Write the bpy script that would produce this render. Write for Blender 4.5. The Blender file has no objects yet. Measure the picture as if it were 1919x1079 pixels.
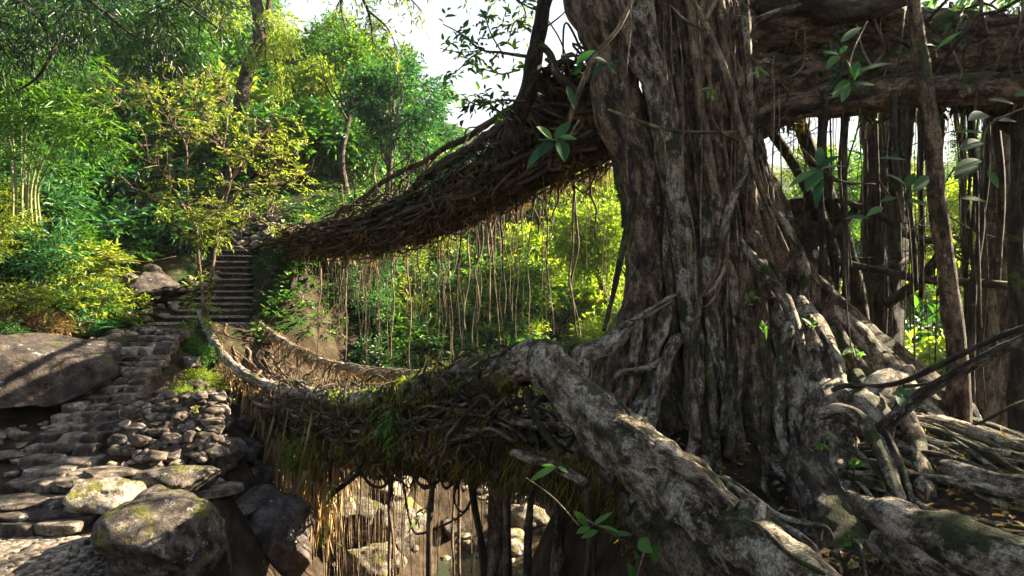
import bpy, bmesh, math
import numpy as np
from mathutils import Vector, Matrix
R = math.radians
sc = bpy.context.scene
COL = sc.collection
rng = np.random.default_rng(7)

# ------------------------------------------------------------------ camera, sky, sun, exposure
FP = 1173.0
cam = bpy.data.cameras.new('camera'); co = bpy.data.objects.new('camera', cam); COL.objects.link(co)
co.location = (0, 0, 0); co.rotation_euler = (R(90), 0, 0)
cam.sensor_width = 36; cam.lens = FP / 1919 * 36; cam.clip_start = 0.05; cam.clip_end = 3000
sc.camera = co
HAZE = 0.00028
SUN_AZ, SUN_EL = 72.0, 30.5
w = bpy.data.worlds.new('World'); sc.world = w; w.use_nodes = True
sk = w.node_tree.nodes.new('ShaderNodeTexSky'); sk.sky_type = 'NISHITA'; sk.sun_disc = False
sk.sun_elevation = R(SUN_EL); sk.sun_rotation = R(SUN_AZ); sk.air_density = 1.0; sk.dust_density = 3.0; sk.ozone_density = 1.0
def world_clouds():      # bright thin cloud low in the sky, so that the gaps between the trees burn out white
    nt = w.node_tree; N = nt.nodes.new; tc = N('ShaderNodeTexCoord'); nz = N('ShaderNodeTexNoise'); nz.inputs['Scale'].default_value = 2.2; nz.inputs['Detail'].default_value = 7; nz.inputs['Roughness'].default_value = .6
    nt.links.new(tc.outputs['Generated'], nz.inputs['Vector'])
    sx = N('ShaderNodeSeparateXYZ'); nt.links.new(tc.outputs['Generated'], sx.inputs[0])
    b = N('ShaderNodeMapRange'); b.inputs['From Min'].default_value = .75; b.inputs['From Max'].default_value = .2; nt.links.new(sx.outputs[2], b.inputs['Value'])
    a = N('ShaderNodeMath'); a.operation = 'MULTIPLY_ADD'; a.inputs[1].default_value = .9; nt.links.new(nz.outputs['Fac'], a.inputs[0]); nt.links.new(b.outputs[0], a.inputs[2])
    f = N('ShaderNodeMapRange'); f.inputs['From Min'].default_value = .75; f.inputs['From Max'].default_value = 1.25; nt.links.new(a.outputs[0], f.inputs['Value'])
    mx = N('ShaderNodeMix'); mx.data_type = 'RGBA'; nt.links.new(f.outputs[0], mx.inputs[0]); nt.links.new(sk.outputs[0], mx.inputs[6]); mx.inputs[7].default_value = (2.8, 2.95, 3.2, 1)
    nt.links.new(mx.outputs[2], nt.nodes['Background'].inputs[0]); nt.nodes['Background'].inputs[1].default_value = 0.055
world_clouds()
sl = bpy.data.lights.new('sun', 'SUN'); sl.energy = 5.0; sl.angle = R(0.5); sl.color = (1.0, 0.87, 0.64)
so = bpy.data.objects.new('sun', sl); COL.objects.link(so)
SD = Vector((math.cos(R(SUN_EL)) * math.sin(R(SUN_AZ)), math.cos(R(SUN_EL)) * math.cos(R(SUN_AZ)), math.sin(R(SUN_EL))))
so.rotation_euler = SD.to_track_quat('Z', 'Y').to_euler(); so.location = (20, 5, 20)
vs = sc.view_settings
vs.view_transform = 'Standard'; vs.look = 'None'; vs.exposure = 2.9; vs.gamma = 1.0; vs.use_curve_mapping = False
sc.cycles.max_bounces = 6; sc.cycles.diffuse_bounces = 3; sc.cycles.transmission_bounces = 4; sc.cycles.glossy_bounces = 2
sc.cycles.use_denoising = True

# ------------------------------------------------------------------ numpy helpers
def P(px, py, Y):
    return np.array([(px - 959.5) / FP * Y, Y, (539.5 - py) / FP * Y])
def PX(lst):
    return np.array([P(*q[:3]) for q in lst])
def nrm(a):
    return a / np.maximum(np.linalg.norm(a, axis=-1, keepdims=True), 1e-9)
def _h(i, j, k, s):
    n = (i * 73856093) ^ (j * 19349663) ^ (k * 83492791) ^ (s * 2654435761)
    n = (n ^ (n >> 13)) * 1274126177 & 0x7fffffff
    n = (n ^ (n >> 15)) * 2246822519 & 0x7fffffff
    n = n ^ (n >> 11)
    return (n & 0xffff) / 32767.5 - 1.0
def vnoise(p, s=0):
    p = np.asarray(p, float); i = np.floor(p).astype(np.int64); f = p - i; u = f * f * (3 - 2 * f)
    x, y, z = i[..., 0], i[..., 1], i[..., 2]; a, b, c = u[..., 0], u[..., 1], u[..., 2]
    def L(p, q, t): return p + (q - p) * t
    x0 = L(L(_h(x, y, z, s), _h(x+1, y, z, s), a), L(_h(x, y+1, z, s), _h(x+1, y+1, z, s), a), b)
    x1 = L(L(_h(x, y, z+1, s), _h(x+1, y, z+1, s), a), L(_h(x, y+1, z+1, s), _h(x+1, y+1, z+1, s), a), b)
    return L(x0, x1, c)
def fbm(p, s=0, o=4, g=.5):
    t = 0; a = 1.0; p = np.asarray(p, float)
    for k in range(o):
        t = t + a * vnoise(p, s + k * 17); a *= g; p = p * 2.03 + 11.7
    return t
def vn3(p, s=0):
    return np.stack([vnoise(p, s), vnoise(p, s + 101), vnoise(p, s + 202)], -1)

class MB:
    def __init__(s): s.V = []; s.Q = []; s.T = []; s.C = []; s.N = []; s.n = 0
    def add(s, v, q=None, t=None, tc=None, tn=None):
        v = np.asarray(v, float).reshape(-1, 3)
        if q is not None and len(q): s.Q.append(np.asarray(q, np.int64).reshape(-1, 4) + s.n)
        if t is not None and len(t): s.T.append(np.asarray(t, np.int64).reshape(-1, 3) + s.n)
        s.V.append(v); s.C.append(v if tc is None else np.asarray(tc, float).reshape(-1, 3))
        s.N.append(np.full(len(v), .5) if tn is None else np.broadcast_to(np.asarray(tn, float), (len(v),)))
        s.n += len(v)
    def mesh(s, name, m, smooth=True, origin=None):
        me = bpy.data.meshes.new(name)
        V = np.concatenate(s.V)
        if origin is not None: V = V - np.asarray(origin)
        Q = np.concatenate(s.Q) if s.Q else np.zeros((0, 4), np.int64)
        T = np.concatenate(s.T) if s.T else np.zeros((0, 3), np.int64)
        me.vertices.add(len(V)); me.vertices.foreach_set('co', V.astype(np.float32).ravel())
        L = np.concatenate([Q.ravel(), T.ravel()]).astype(np.int32)
        me.loops.add(len(L)); me.loops.foreach_set('vertex_index', L)
        st = np.concatenate([np.arange(len(Q)) * 4, len(Q) * 4 + np.arange(len(T)) * 3]).astype(np.int32)
        me.polygons.add(len(st)); me.polygons.foreach_set('loop_start', st)
        me.update(calc_edges=True)
        me.polygons.foreach_set('use_smooth', np.full(len(st), smooth, dtype=bool))
        a = me.attributes.new('tc', 'FLOAT_VECTOR', 'POINT'); a.data.foreach_set('vector', np.concatenate(s.C).astype(np.float32).ravel())
        a = me.attributes.new('tone', 'FLOAT', 'POINT'); a.data.foreach_set('value', np.concatenate(s.N).astype(np.float32))
        if m: me.materials.append(m)
        return me
    def build(s, name, m, parent=None, smooth=True, origin=None):
        if parent is not None: origin = np.array(parent.location)
        o = bpy.data.objects.new(name, s.mesh(name, m, smooth, origin)); COL.objects.link(o)
        if parent is not None: o.parent = parent
        elif origin is not None: o.location = origin
        return o
def tag(o, label=None, cat=None, group=None, kind=None):
    if label: o['label'] = label
    if cat: o['category'] = cat
    if group: o['group'] = group
    if kind: o['kind'] = kind
    return o
def thing(name, loc, label, cat, group=None):
    o = bpy.data.objects.new(name, None); COL.objects.link(o); o.location = tuple(float(v) for v in loc); o.empty_display_size = .2
    return tag(o, label, cat, group)

def crom(p, r, step):
    p = np.asarray(p, float); n = len(p); r = np.broadcast_to(np.asarray(r, float), (n,))
    if n == 2: p = np.stack([p[0], (p[0] + p[1]) / 2, p[1]]); r = np.array([r[0], (r[0] + r[1]) / 2, r[1]]); n = 3
    e = np.concatenate([[2 * p[0] - p[1]], p, [2 * p[-1] - p[-2]]]); out = []; ro = []
    for k in range(n - 1):
        a, b, c, d = e[k:k+4]; m = max(2, int(np.ceil(np.linalg.norm(c - b) / step)))
        t = np.linspace(0, 1, m, endpoint=False)[:, None]
        out.append(.5 * (2*b + (c-a)*t + (2*a-5*b+4*c-d)*t*t + (-a+3*b-3*c+d)*t**3)); ro.append(r[k] + (r[k+1] - r[k]) * t[:, 0])
    return np.concatenate(out + [p[-1:]]), np.concatenate(ro + [r[-1:]])
def tube(mb, p, r, sides=8, step=.12, wob=0, wobf=.8, lump=.12, lumpf=4, ell=1.0, tn=.5, seed=None, taper=False, octv=3):
    seed = int(rng.integers(1, 1 << 20)) if seed is None else seed
    c, rr = crom(p, r, step); n = len(c)
    s = np.concatenate([[0], np.cumsum(np.linalg.norm(np.diff(c, axis=0), axis=1))])
    if wob:
        f = np.sin(np.pi * np.clip(s / s[-1], 0, 1)) ** .4 if not taper else np.clip(s / s[-1] * 3, 0, 1)
        c = c + vn3(np.stack([s * wobf, s * 0 + seed * .37, s * 0], -1), seed) * wob * f[:, None]
    t = nrm(np.gradient(c, axis=0))
    u = np.zeros_like(c); ref = np.array([0, 0, 1.0]) if abs(t[0, 2]) < .8 else np.array([0, 1.0, 0])
    v = nrm(ref - t[0] * (ref @ t[0]))
    for k in range(n):
        v = v - t[k] * (v @ t[k]); v = v / max(np.linalg.norm(v), 1e-6); u[k] = v
    b = np.cross(t, u)
    a = np.arange(sides) * 2 * np.pi / sides
    ca, sa = np.cos(a), np.sin(a)
    d = u[:, None, :] * ca[None, :, None] * ell + b[:, None, :] * sa[None, :, None]
    tc = np.stack([rr[:, None] * ca, rr[:, None] * sa, np.repeat(s[:, None], sides, 1)], -1)
    off = np.array([seed % 97, seed % 89, seed % 83]) * .71
    rad = rr[:, None] * (1 + (lump * fbm(tc * lumpf + off, seed, octv) if lump else 0))
    V = c[:, None, :] + d * rad[..., None]
    i = np.arange(n - 1)[:, None] * sides; j = np.arange(sides)[None, :]; j2 = (j + 1) % sides
    Q = np.stack([i + j, i + j2, i + sides + j2, i + sides + j], -1).reshape(-1, 4)
    nv = n * sides
    V = np.concatenate([V.reshape(-1, 3), c[:1] - t[:1] * rr[0] * .4, c[-1:] + t[-1:] * rr[-1] * .6])
    TC = np.concatenate([tc.reshape(-1, 3), tc[:1, 0], tc[-1:, 0]]) + off
    jj = np.arange(sides); k2 = (jj + 1) % sides; e = (n - 1) * sides
    T = np.concatenate([np.stack([np.full(sides, nv), k2, jj], -1), np.stack([np.full(sides, nv + 1), e + jj, e + k2], -1)])
    mb.add(V, Q, T, TC, tn)
    return c
_ico = {}
def ico(sub):
    if sub not in _ico:
        bm = bmesh.new(); bmesh.ops.create_icosphere(bm, subdivisions=sub, radius=1)
        _ico[sub] = (np.array([v.co[:] for v in bm.verts]), np.array([[v.index for v in f.verts] for f in bm.faces])); bm.free()
    return _ico[sub]
def rock(mb, c, size, seed, sub=3, rot=None, rough=.22, cuts=14, flat=None, tn=None):
    r_ = np.random.default_rng(seed); v, t = ico(sub); v = v.copy()
    for k in range(cuts):
        n = nrm(r_.normal(size=3)); d = r_.uniform(.48, .82); q = v @ n - d
        v = v - np.maximum(q, 0)[:, None] * n
    if flat is not None:
        v[:, 2] = np.where(v[:, 2] > flat, flat + (v[:, 2] - flat) * .12, v[:, 2])
    v = v * (1 + rough * fbm(v * 1.6 + seed * 3.1, seed, 4)[:, None]) + vn3(v * 5 + seed, seed) * .03
    v = v * np.asarray(size) * 1.22
    a = r_.uniform(0, 6.28) if rot is None else rot
    M = np.array([[math.cos(a), -math.sin(a), 0], [math.sin(a), math.cos(a), 0], [0, 0, 1]])
    v = v @ M.T + np.asarray(c)
    mb.add(v, None, t, v + seed * .37, r_.uniform(.15, .85) if tn is None else tn)
def block(mb, c, size, seed, rot=0, pw=5.0, rough=.07, tn=None, sub=4):      # a roughly squared stone
    r_ = np.random.default_rng(seed); v, t = ico(sub); v = v / ((np.abs(v) ** pw).sum(1) ** (1 / pw))[:, None]; v = v * (1 + r_.uniform(-.12, .12, 3) * np.roll(v, 1, 1)[:, [0]]) 
    for k in range(5): n = nrm(r_.normal(size=3)); q = v @ n - r_.uniform(.95, 1.2); v = v - np.maximum(q, 0)[:, None] * n
    v = v * np.asarray(size); v = v + nrm(v) * (rough * min(size) * 2 * fbm(v * 4 + seed * 1.7, seed, 4))[:, None]
    M_ = np.array([[math.cos(rot), -math.sin(rot), 0], [math.sin(rot), math.cos(rot), 0], [0, 0, 1]]); v = v @ M_.T + np.asarray(c); mb.add(v, None, t, v + seed * .37, r_.uniform(.1, .9) if tn is None else tn)
def leaves(mb, p, d, n, L, W, tn, droop=.15, fold=.22):
    p = p.reshape(-1, 3); d = nrm(d.reshape(-1, 3)); n = n.reshape(-1, 3); m = len(p)
    L = np.broadcast_to(L, (m,))[:, None]; W = np.broadcast_to(W, (m,))[:, None]
    s = nrm(np.cross(d, n)); n2 = np.cross(s, d)
    V = np.stack([p, p + d*L*.3 + s*W*.48 + n2*W*fold, p + d*L*.68 + s*W*.36 + n2*(W*fold - L*droop*.4), p + d*L - n2*L*droop,
                  p + d*L*.68 - s*W*.36 + n2*(W*fold - L*droop*.4), p + d*L*.3 - s*W*.48 + n2*W*fold], 1).reshape(-1, 3)
    b = np.arange(m)[:, None] * 6
    Q = np.concatenate([b + np.array([[0, 1, 2, 3]]), b + np.array([[0, 3, 4, 5]])])
    mb.add(V, Q, None, V, np.repeat(np.broadcast_to(tn, (m,)), 6))
def twigs(mb, c, d, nl, tl, L, W, r_, tone=.5, tv=.25, wood=None, updir=.7, wr=.006):
    m = len(c); d = nrm(d); t = np.linspace(.12, 1, nl)[None, :, None]
    side = nrm(np.cross(d, np.array([0, 0, 1.0]) + r_.normal(size=(m, 3)) * .3))
    p = c[:, None, :] + d[:, None, :] * t * tl - np.array([0, 0, 1.0]) * (t ** 2) * tl * .22
    sg = np.where(np.arange(nl) % 2 == 0, 1, -1)[None, :, None]
    ld = d[:, None, :] * (.35 + .6 * t) + side[:, None, :] * sg * (1.05 - .6 * t) + r_.normal(size=(m, nl, 3)) * .28 - np.array([0, 0, .25])
    ln = np.array([0, 0, updir]) + r_.normal(size=(m, nl, 3)) * .42
    k = m * nl; sz = r_.uniform(.6, 1.25, k)
    tn = np.clip(np.repeat(tone + r_.normal(size=m) * tv * .7, nl) + r_.normal(size=k) * tv * .6, 0, 1)
    leaves(mb, p, ld, ln, L * sz, W * sz, tn)
    if wood is not None:
        e = c + d * tl - np.array([0, 0, 1.0]) * tl * .22
        sd = side * wr; u2 = np.cross(side, d) * wr
        V = np.stack([c + sd, c - sd * .5 + u2, c - sd * .5 - u2, e], 1).reshape(-1, 3)
        b = np.arange(m)[:, None] * 4
        wood.add(V, None, np.concatenate([b + np.array([[0, 1, 3]]), b + np.array([[1, 2, 3]]), b + np.array([[2, 0, 3]])]), V)
def blobpts(blobs, n, r_, freq=.9, thr=-.15, seed=0, shell=.45):
    vol = np.array([np.prod(b[1]) ** .75 for b in blobs]); vol = vol / vol.sum()
    P_, D_ = [], []; need = n
    while need > 0:
        k = r_.choice(len(blobs), size=need * 3, p=vol)
        C = np.array([b[0] for b in blobs])[k]; S = np.array([b[1] for b in blobs])[k]
        u = nrm(r_.normal(size=(len(k), 3))); rad = r_.uniform(shell, 1, len(k)) ** .6
        q = C + u * S * rad[:, None]
        ok = fbm(q * freq + seed * 7.3, seed, 3) > thr
        q, u = q[ok][:need], u[ok][:need]; P_.append(q); D_.append(u); need -= len(q)
    return np.concatenate(P_), np.concatenate(D_)

# ------------------------------------------------------------------ materials
def mat(name):
    m = bpy.data.materials.new(name); m.use_nodes = True; nt = m.node_tree; nt.nodes.clear()
    def N(t, inp=None, **kw):
        n = nt.nodes.new(t)
        for k, v in kw.items(): setattr(n, k, v)
        for k, v in (inp or {}).items():
            if hasattr(v, 'is_output') or isinstance(v, bpy.types.NodeSocket): nt.links.new(v, n.inputs[k])
            else: n.inputs[k].default_value = v
        return n
    def ramp(fac, stops):
        n = N('ShaderNodeValToRGB', {'Fac': fac}); e = n.color_ramp.elements
        while len(e) < len(stops): e.new(.5)
        for x, (p, c) in zip(e, stops): x.position = p; x.color = (*c, 1) if len(c) == 3 else c
        return n.outputs[0]
    def mix(f, a, b, bt='MIX'):
        n = N('ShaderNodeMix', {0: f}, data_type='RGBA', blend_type=bt)
        for i, v in ((6, a), (7, b)):
            if isinstance(v, bpy.types.NodeSocket): nt.links.new(v, n.inputs[i])
            else: n.inputs[i].default_value = (*v, 1)
        return n.outputs[2]
    def noise(vec, scale, detail=6, rough=.6, dist=0):
        return N('ShaderNodeTexNoise', {'Vector': vec, 'Scale': scale, 'Detail': detail, 'Roughness': rough, 'Distortion': dist}).outputs['Fac']
    def out(sh): N('ShaderNodeOutputMaterial', {'Surface': sh})
    return m, nt, N, ramp, mix, noise, out
def bw(a, b): return [(a, (0, 0, 0)), (b, (1, 1, 1))]
def bark(name, dark, mid, light, lich=.57, lichc=(.42, .40, .34), moss=.55, mossc=(.045, .06, .012), bump=.7, stretch=.35, sc_=1.0, spec=.25):
    m, nt, N, ramp, mix, noise, out = mat(name)
    at = N('ShaderNodeAttribute', attribute_name='tc').outputs['Vector']
    st = N('ShaderNodeMapping', {'Vector': at, 'Scale': (sc_, sc_, sc_ * stretch)}).outputs[0]
    ring = N('ShaderNodeMapping', {'Vector': at, 'Scale': (sc_, sc_, sc_ * 3.5)}).outputs[0]
    a = noise(st, 9, 9, .7); c = ramp(a, [(.41, dark), (.5, mid), (.60, light)])
    blot = ramp(noise(at, 3.1 * sc_, 9, .75), bw(.41, .48)); c = mix(N('ShaderNodeMath', {0: blot, 1: .68, 2: .32}, operation='MULTIPLY_ADD').outputs[0], dark, c)
    l = noise(N('ShaderNodeMapping', {'Vector': at, 'Scale': (1, 1, .5)}).outputs[0], 5.0 * sc_, 9, .72); rl = noise(ring, 9, 5, .7); c = mix(ramp(rl, bw(.37, .43)), mix(.55, c, (.01, .008, .006)), c)
    lm = N('ShaderNodeMath', {0: ramp(l, bw(lich, lich + .05)), 1: ramp(noise(at, 27 * sc_, 4, .7), bw(.38, .55))}, operation='MULTIPLY').outputs[0]
    c = mix(lm, c, mix(noise(at, 15, 3), lichc, tuple(x * .6 for x in lichc)))
    nz = N('ShaderNodeSeparateXYZ', {0: N('ShaderNodeNewGeometry').outputs['Normal']}).outputs[2]
    ms = N('ShaderNodeMath', {0: noise(at, 2.3 * sc_, 8, .7), 1: nz, 2: .0}, operation='MULTIPLY_ADD').outputs[0]
    mv = N('ShaderNodeMath', {0: nz, 1: .07, 2: noise(at, 2.3 * sc_, 8, .7)}, operation='MULTIPLY_ADD').outputs[0]
    mm = ramp(mv, bw(moss, moss + .06))
    c = mix(mm, c, mix(noise(at, 40, 3), mossc, tuple(x * 2.4 for x in mossc)))
    gr = N('ShaderNodeMapRange', {'Value': noise(at, 75 * sc_, 3, .7), 'From Min': .35, 'From Max': .65, 'To Min': .45, 'To Max': 1.35}).outputs[0]; c = mix(1.0, c, N('ShaderNodeCombineXYZ', {0: gr, 1: gr, 2: gr}).outputs[0], 'MULTIPLY')
    cv = noise(st, 30, 6, .75); c = mix(ramp(cv, bw(.36, .47)), mix(.8, c, (.008, .006, .004)), c)
    h = N('ShaderNodeMath', {0: noise(ring, 16, 6, .7), 1: a}, operation='ADD').outputs[0]; h = N('ShaderNodeMath', {0: ramp(cv, bw(.3, .5)), 1: .6, 2: h}, operation='MULTIPLY_ADD').outputs[0]
    h = N('ShaderNodeMath', {0: noise(at, 60 * sc_, 4, .7), 1: .5, 2: h}, operation='MULTIPLY_ADD').outputs[0]
    bp = N('ShaderNodeBump', {'Strength': bump, 'Distance': .05, 'Height': h}).outputs[0]
    out(N('ShaderNodeBsdfPrincipled', {'Base Color': c, 'Roughness': .8, 'Specular IOR Level': spec, 'Normal': bp}).outputs[0])
    return m
def leafmat(name, stops, trans=.42, rough=.42, spec=.45, tmul=(1.5, 1.5, .7)):
    m, nt, N, ramp, mix, noise, out = mat(name)
    tn = N('ShaderNodeAttribute', attribute_name='tone').outputs['Fac']
    rd = N('ShaderNodeObjectInfo').outputs['Random']
    f = N('ShaderNodeMath', {0: rd, 1: .22, 2: tn}, operation='MULTIPLY_ADD').outputs[0]
    c = ramp(f, stops)
    t = mix(1.0, c, tmul, 'MULTIPLY')
    p = N('ShaderNodeBsdfPrincipled', {'Base Color': c, 'Roughness': rough, 'Specular IOR Level': spec}).outputs[0]
    q = N('ShaderNodeBsdfTranslucent', {'Color': t}).outputs[0]
    out(N('ShaderNodeMixShader', {0: trans, 1: p, 2: q}).outputs[0])
    return m
def stone(name, dark, mid, light, lich=.58, lichc=(.45, .43, .37), moss=.6, mossc=(.05, .055, .012), sc_=1.0, bump=.8):
    m, nt, N, ramp, mix, noise, out = mat(name)
    at = N('ShaderNodeAttribute', attribute_name='tc').outputs['Vector']
    tn = N('ShaderNodeAttribute', attribute_name='tone').outputs['Fac']
    a = noise(at, 3.0 * sc_, 9, .66, .3)
    f = N('ShaderNodeMath', {0: tn, 1: .25, 2: a}, operation='MULTIPLY_ADD').outputs[0]
    c = ramp(f, [(.46, dark), (.62, mid), (.80, light)])
    c = mix(ramp(noise(at, 22 * sc_, 6, .75), bw(.5, .72)), c, mix(.55, c, dark))
    lm = N('ShaderNodeMath', {0: ramp(noise(at, 2.6 * sc_, 8, .7), bw(lich, lich + .05)), 1: ramp(noise(at, 19 * sc_, 5, .7), bw(.42, .56))}, operation='MULTIPLY').outputs[0]
    c = mix(lm, c, lichc)
    nz = N('ShaderNodeSeparateXYZ', {0: N('ShaderNodeNewGeometry').outputs['Normal']}).outputs[2]
    mv = N('ShaderNodeMath', {0: nz, 1: .06, 2: noise(at, 1.7 * sc_, 8, .7)}, operation='MULTIPLY_ADD').outputs[0]
    c = mix(ramp(mv, bw(moss, moss + .06)), c, mix(noise(at, 30, 3), mossc, tuple(x * 2 for x in mossc)))
    gr = N('ShaderNodeMapRange', {'Value': noise(at, 48 * sc_, 4, .75), 'From Min': .35, 'From Max': .65, 'To Min': .4, 'To Max': 1.4}).outputs[0]; c = mix(1.0, c, N('ShaderNodeCombineXYZ', {0: gr, 1: gr, 2: gr}).outputs[0], 'MULTIPLY')
    ck = noise(at, 5.5 * sc_, 7, .6, 1.2); ck = N('ShaderNodeMath', {0: N('ShaderNodeMath', {0: ck, 1: -.5}, operation='ADD').outputs[0]}, operation='ABSOLUTE').outputs[0]; c = mix(ramp(ck, bw(.0, .018)), mix(.85, c, (.01, .008, .006)), c)
    h = N('ShaderNodeMath', {0: noise(at, 34 * sc_, 6, .7), 1: .35, 2: noise(at, 7 * sc_, 8, .65)}, operation='MULTIPLY_ADD').outputs[0]
    bp = N('ShaderNodeBump', {'Strength': bump, 'Distance': .08, 'Height': h}).outputs[0]
    out(N('ShaderNodeBsdfPrincipled', {'Base Color': c, 'Roughness': .82, 'Specular IOR Level': .3, 'Normal': bp}).outputs[0])
    return m
M = {}
M['fig'] = bark('fig_bark', (.016, .011, .007), (.12, .074, .046), (.27, .185, .12), lich=.585, lichc=(.50, .46, .36), moss=.57, mossc=(.03, .04, .010))
M['figpale'] = bark('fig_bark_pale', (.026, .018, .012), (.22, .155, .105), (.55, .44, .32), lich=.53, lichc=(.66, .60, .48), moss=.565, mossc=(.03, .038, .010), bump=1.0)
M['figdark'] = bark('fig_bark_dark', (.012, .009, .007), (.045, .03, .021), (.10, .075, .055), lich=.63, moss=.56)
M['mossy'] = bark('mossy_bark', (.016, .011, .007), (.085, .060, .036), (.25, .195, .13), lich=.555, moss=.53, mossc=(.030, .036, .008), bump=1.0)
M['bigroot'] = bark('big_root_bark', (.026, .018, .012), (.27, .19, .125), (.66, .53, .38), lich=.52, lichc=(.74, .66, .51), moss=.56, mossc=(.03, .036, .009), bump=1.0)
M['mound'] = bark('mound_bark', (.014, .010, .008), (.09, .068, .048), (.34, .28, .21), lich=.53, lichc=(.52, .49, .41), moss=.565, mossc=(.022, .030, .008), bump=1.0, sc_=1.6)
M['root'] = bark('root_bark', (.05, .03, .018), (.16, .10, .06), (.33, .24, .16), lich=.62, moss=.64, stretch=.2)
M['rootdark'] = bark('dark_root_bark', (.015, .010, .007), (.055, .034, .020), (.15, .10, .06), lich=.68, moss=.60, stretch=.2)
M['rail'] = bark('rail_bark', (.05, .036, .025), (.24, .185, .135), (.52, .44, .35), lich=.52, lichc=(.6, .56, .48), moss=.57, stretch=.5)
M['twig'] = bark('twig_bark', (.04, .028, .018), (.13, .09, .055), (.27, .2, .13), lich=.62, moss=.75, bump=.3)
M['palm'] = bark('tree_bark', (.02, .015, .011), (.07, .05, .035), (.16, .12, .09), lich=.6, moss=.6)
M['brown'] = bark('brown_trunk_bark', (.03, .02, .012), (.12, .083, .052), (.26, .20, .14), lich=.6, moss=.62, stretch=.25)
M['cane'] = leafmat('bamboo_cane', [(.2, (.05, .075, .025)), (.8, (.15, .16, .06))], trans=.0, rough=.4)
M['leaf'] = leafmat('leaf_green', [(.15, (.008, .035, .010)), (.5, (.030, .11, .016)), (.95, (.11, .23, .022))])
M['leafb'] = leafmat('leaf_bluegreen', [(.15, (.006, .032, .018)), (.5, (.018, .088, .030)), (.95, (.06, .18, .035))])  # blue-green leaf, darkened to put some of the slope's shade into its colour
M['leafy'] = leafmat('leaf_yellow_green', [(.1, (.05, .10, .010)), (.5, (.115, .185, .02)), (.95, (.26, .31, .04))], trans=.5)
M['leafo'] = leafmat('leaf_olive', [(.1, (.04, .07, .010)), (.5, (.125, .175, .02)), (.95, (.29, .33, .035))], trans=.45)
M['leafsun'] = leafmat('leaf_sun_painted', [(.1, (.07, .13, .012)), (.5, (.19, .29, .02)), (.95, (.38, .44, .04))], trans=.55)  # brighter copy of the yellow-green leaf, sunlight put into its colour
M['leafd'] = leafmat('leaf_dark', [(.15, (.007, .02, .007)), (.5, (.017, .045, .011)), (.95, (.04, .09, .015))], trans=.3)  # dark leaf copy, the shade of the foliage depths put into its colour
M['bigleaf'] = leafmat('fig_leaf', [(.1, (.007, .032, .014)), (.5, (.016, .062, .02)), (.95, (.06, .15, .022))], trans=.38, rough=.5, spec=.25)
M['dry'] = leafmat('dry_leaf', [(.1, (.05, .025, .010)), (.5, (.13, .075, .03)), (.95, (.26, .17, .07))], trans=.25, rough=.7, spec=.2)
M['mossf'] = leafmat('moss_fringe', [(.1, (.022, .015, .008)), (.5, (.085, .066, .020)), (.95, (.21, .175, .04))], trans=.35, rough=.8, spec=.1)
M['rootf'] = leafmat('rootlet_fibre', [(.1, (.04, .022, .010)), (.5, (.14, .085, .04)), (.95, (.40, .28, .15))], trans=.3, rough=.8, spec=.1)
M['stone'] = stone('path_stone', (.035, .027, .020), (.16, .122, .09), (.40, .33, .25), moss=.63, sc_=1.6)
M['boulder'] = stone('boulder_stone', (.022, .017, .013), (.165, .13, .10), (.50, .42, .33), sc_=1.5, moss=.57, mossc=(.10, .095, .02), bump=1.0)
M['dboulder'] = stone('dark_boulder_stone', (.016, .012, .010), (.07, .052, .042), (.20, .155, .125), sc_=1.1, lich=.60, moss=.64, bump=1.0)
M['shaderock'] = stone('shade_painted_rock', (.008, .006, .005), (.03, .023, .017), (.08, .062, .045), lich=.68, moss=.6, mossc=(.02, .03, .008), sc_=1.2)  # near-black colour stands in for the shade of the upper bridge
M['step'] = stone('step_stone', (.016, .012, .009), (.082, .062, .046), (.27, .215, .16), moss=.66, sc_=1.6)  # darker copy of the path stone, shade on the steps put into its colour
def groundmat():
    m, nt, N, ramp, mix, noise, out = mat('forest_floor')
    at = N('ShaderNodeNewGeometry').outputs['Position']
    c = ramp(noise(at, 2.2, 9, .7), [(.3, (.014, .010, .006)), (.5, (.05, .034, .02)), (.72, (.13, .095, .06))])
    gz = N('ShaderNodeSeparateXYZ', {0: at}).outputs[2]; hi = N('ShaderNodeMapRange', {'Value': gz, 'From Min': -2.5, 'From Max': 1.5, 'To Min': -.16, 'To Max': .07}).outputs[0]
    gf = N('ShaderNodeMath', {0: noise(at, 1.3, 9, .75), 1: hi}, operation='ADD').outputs[0]; c = mix(ramp(gf, bw(.44, .54)), c, mix(noise(at, 20, 4), (.010, .022, .006), (.04, .07, .012)))
    bp = N('ShaderNodeBump', {'Strength': 1.0, 'Distance': .15, 'Height': noise(at, 6, 9, .75)}).outputs[0]
    out(N('ShaderNodeBsdfPrincipled', {'Base Color': c, 'Roughness': .95, 'Specular IOR Level': .15, 'Normal': bp}).outputs[0])
    return m
M['ground'] = groundmat()

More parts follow.
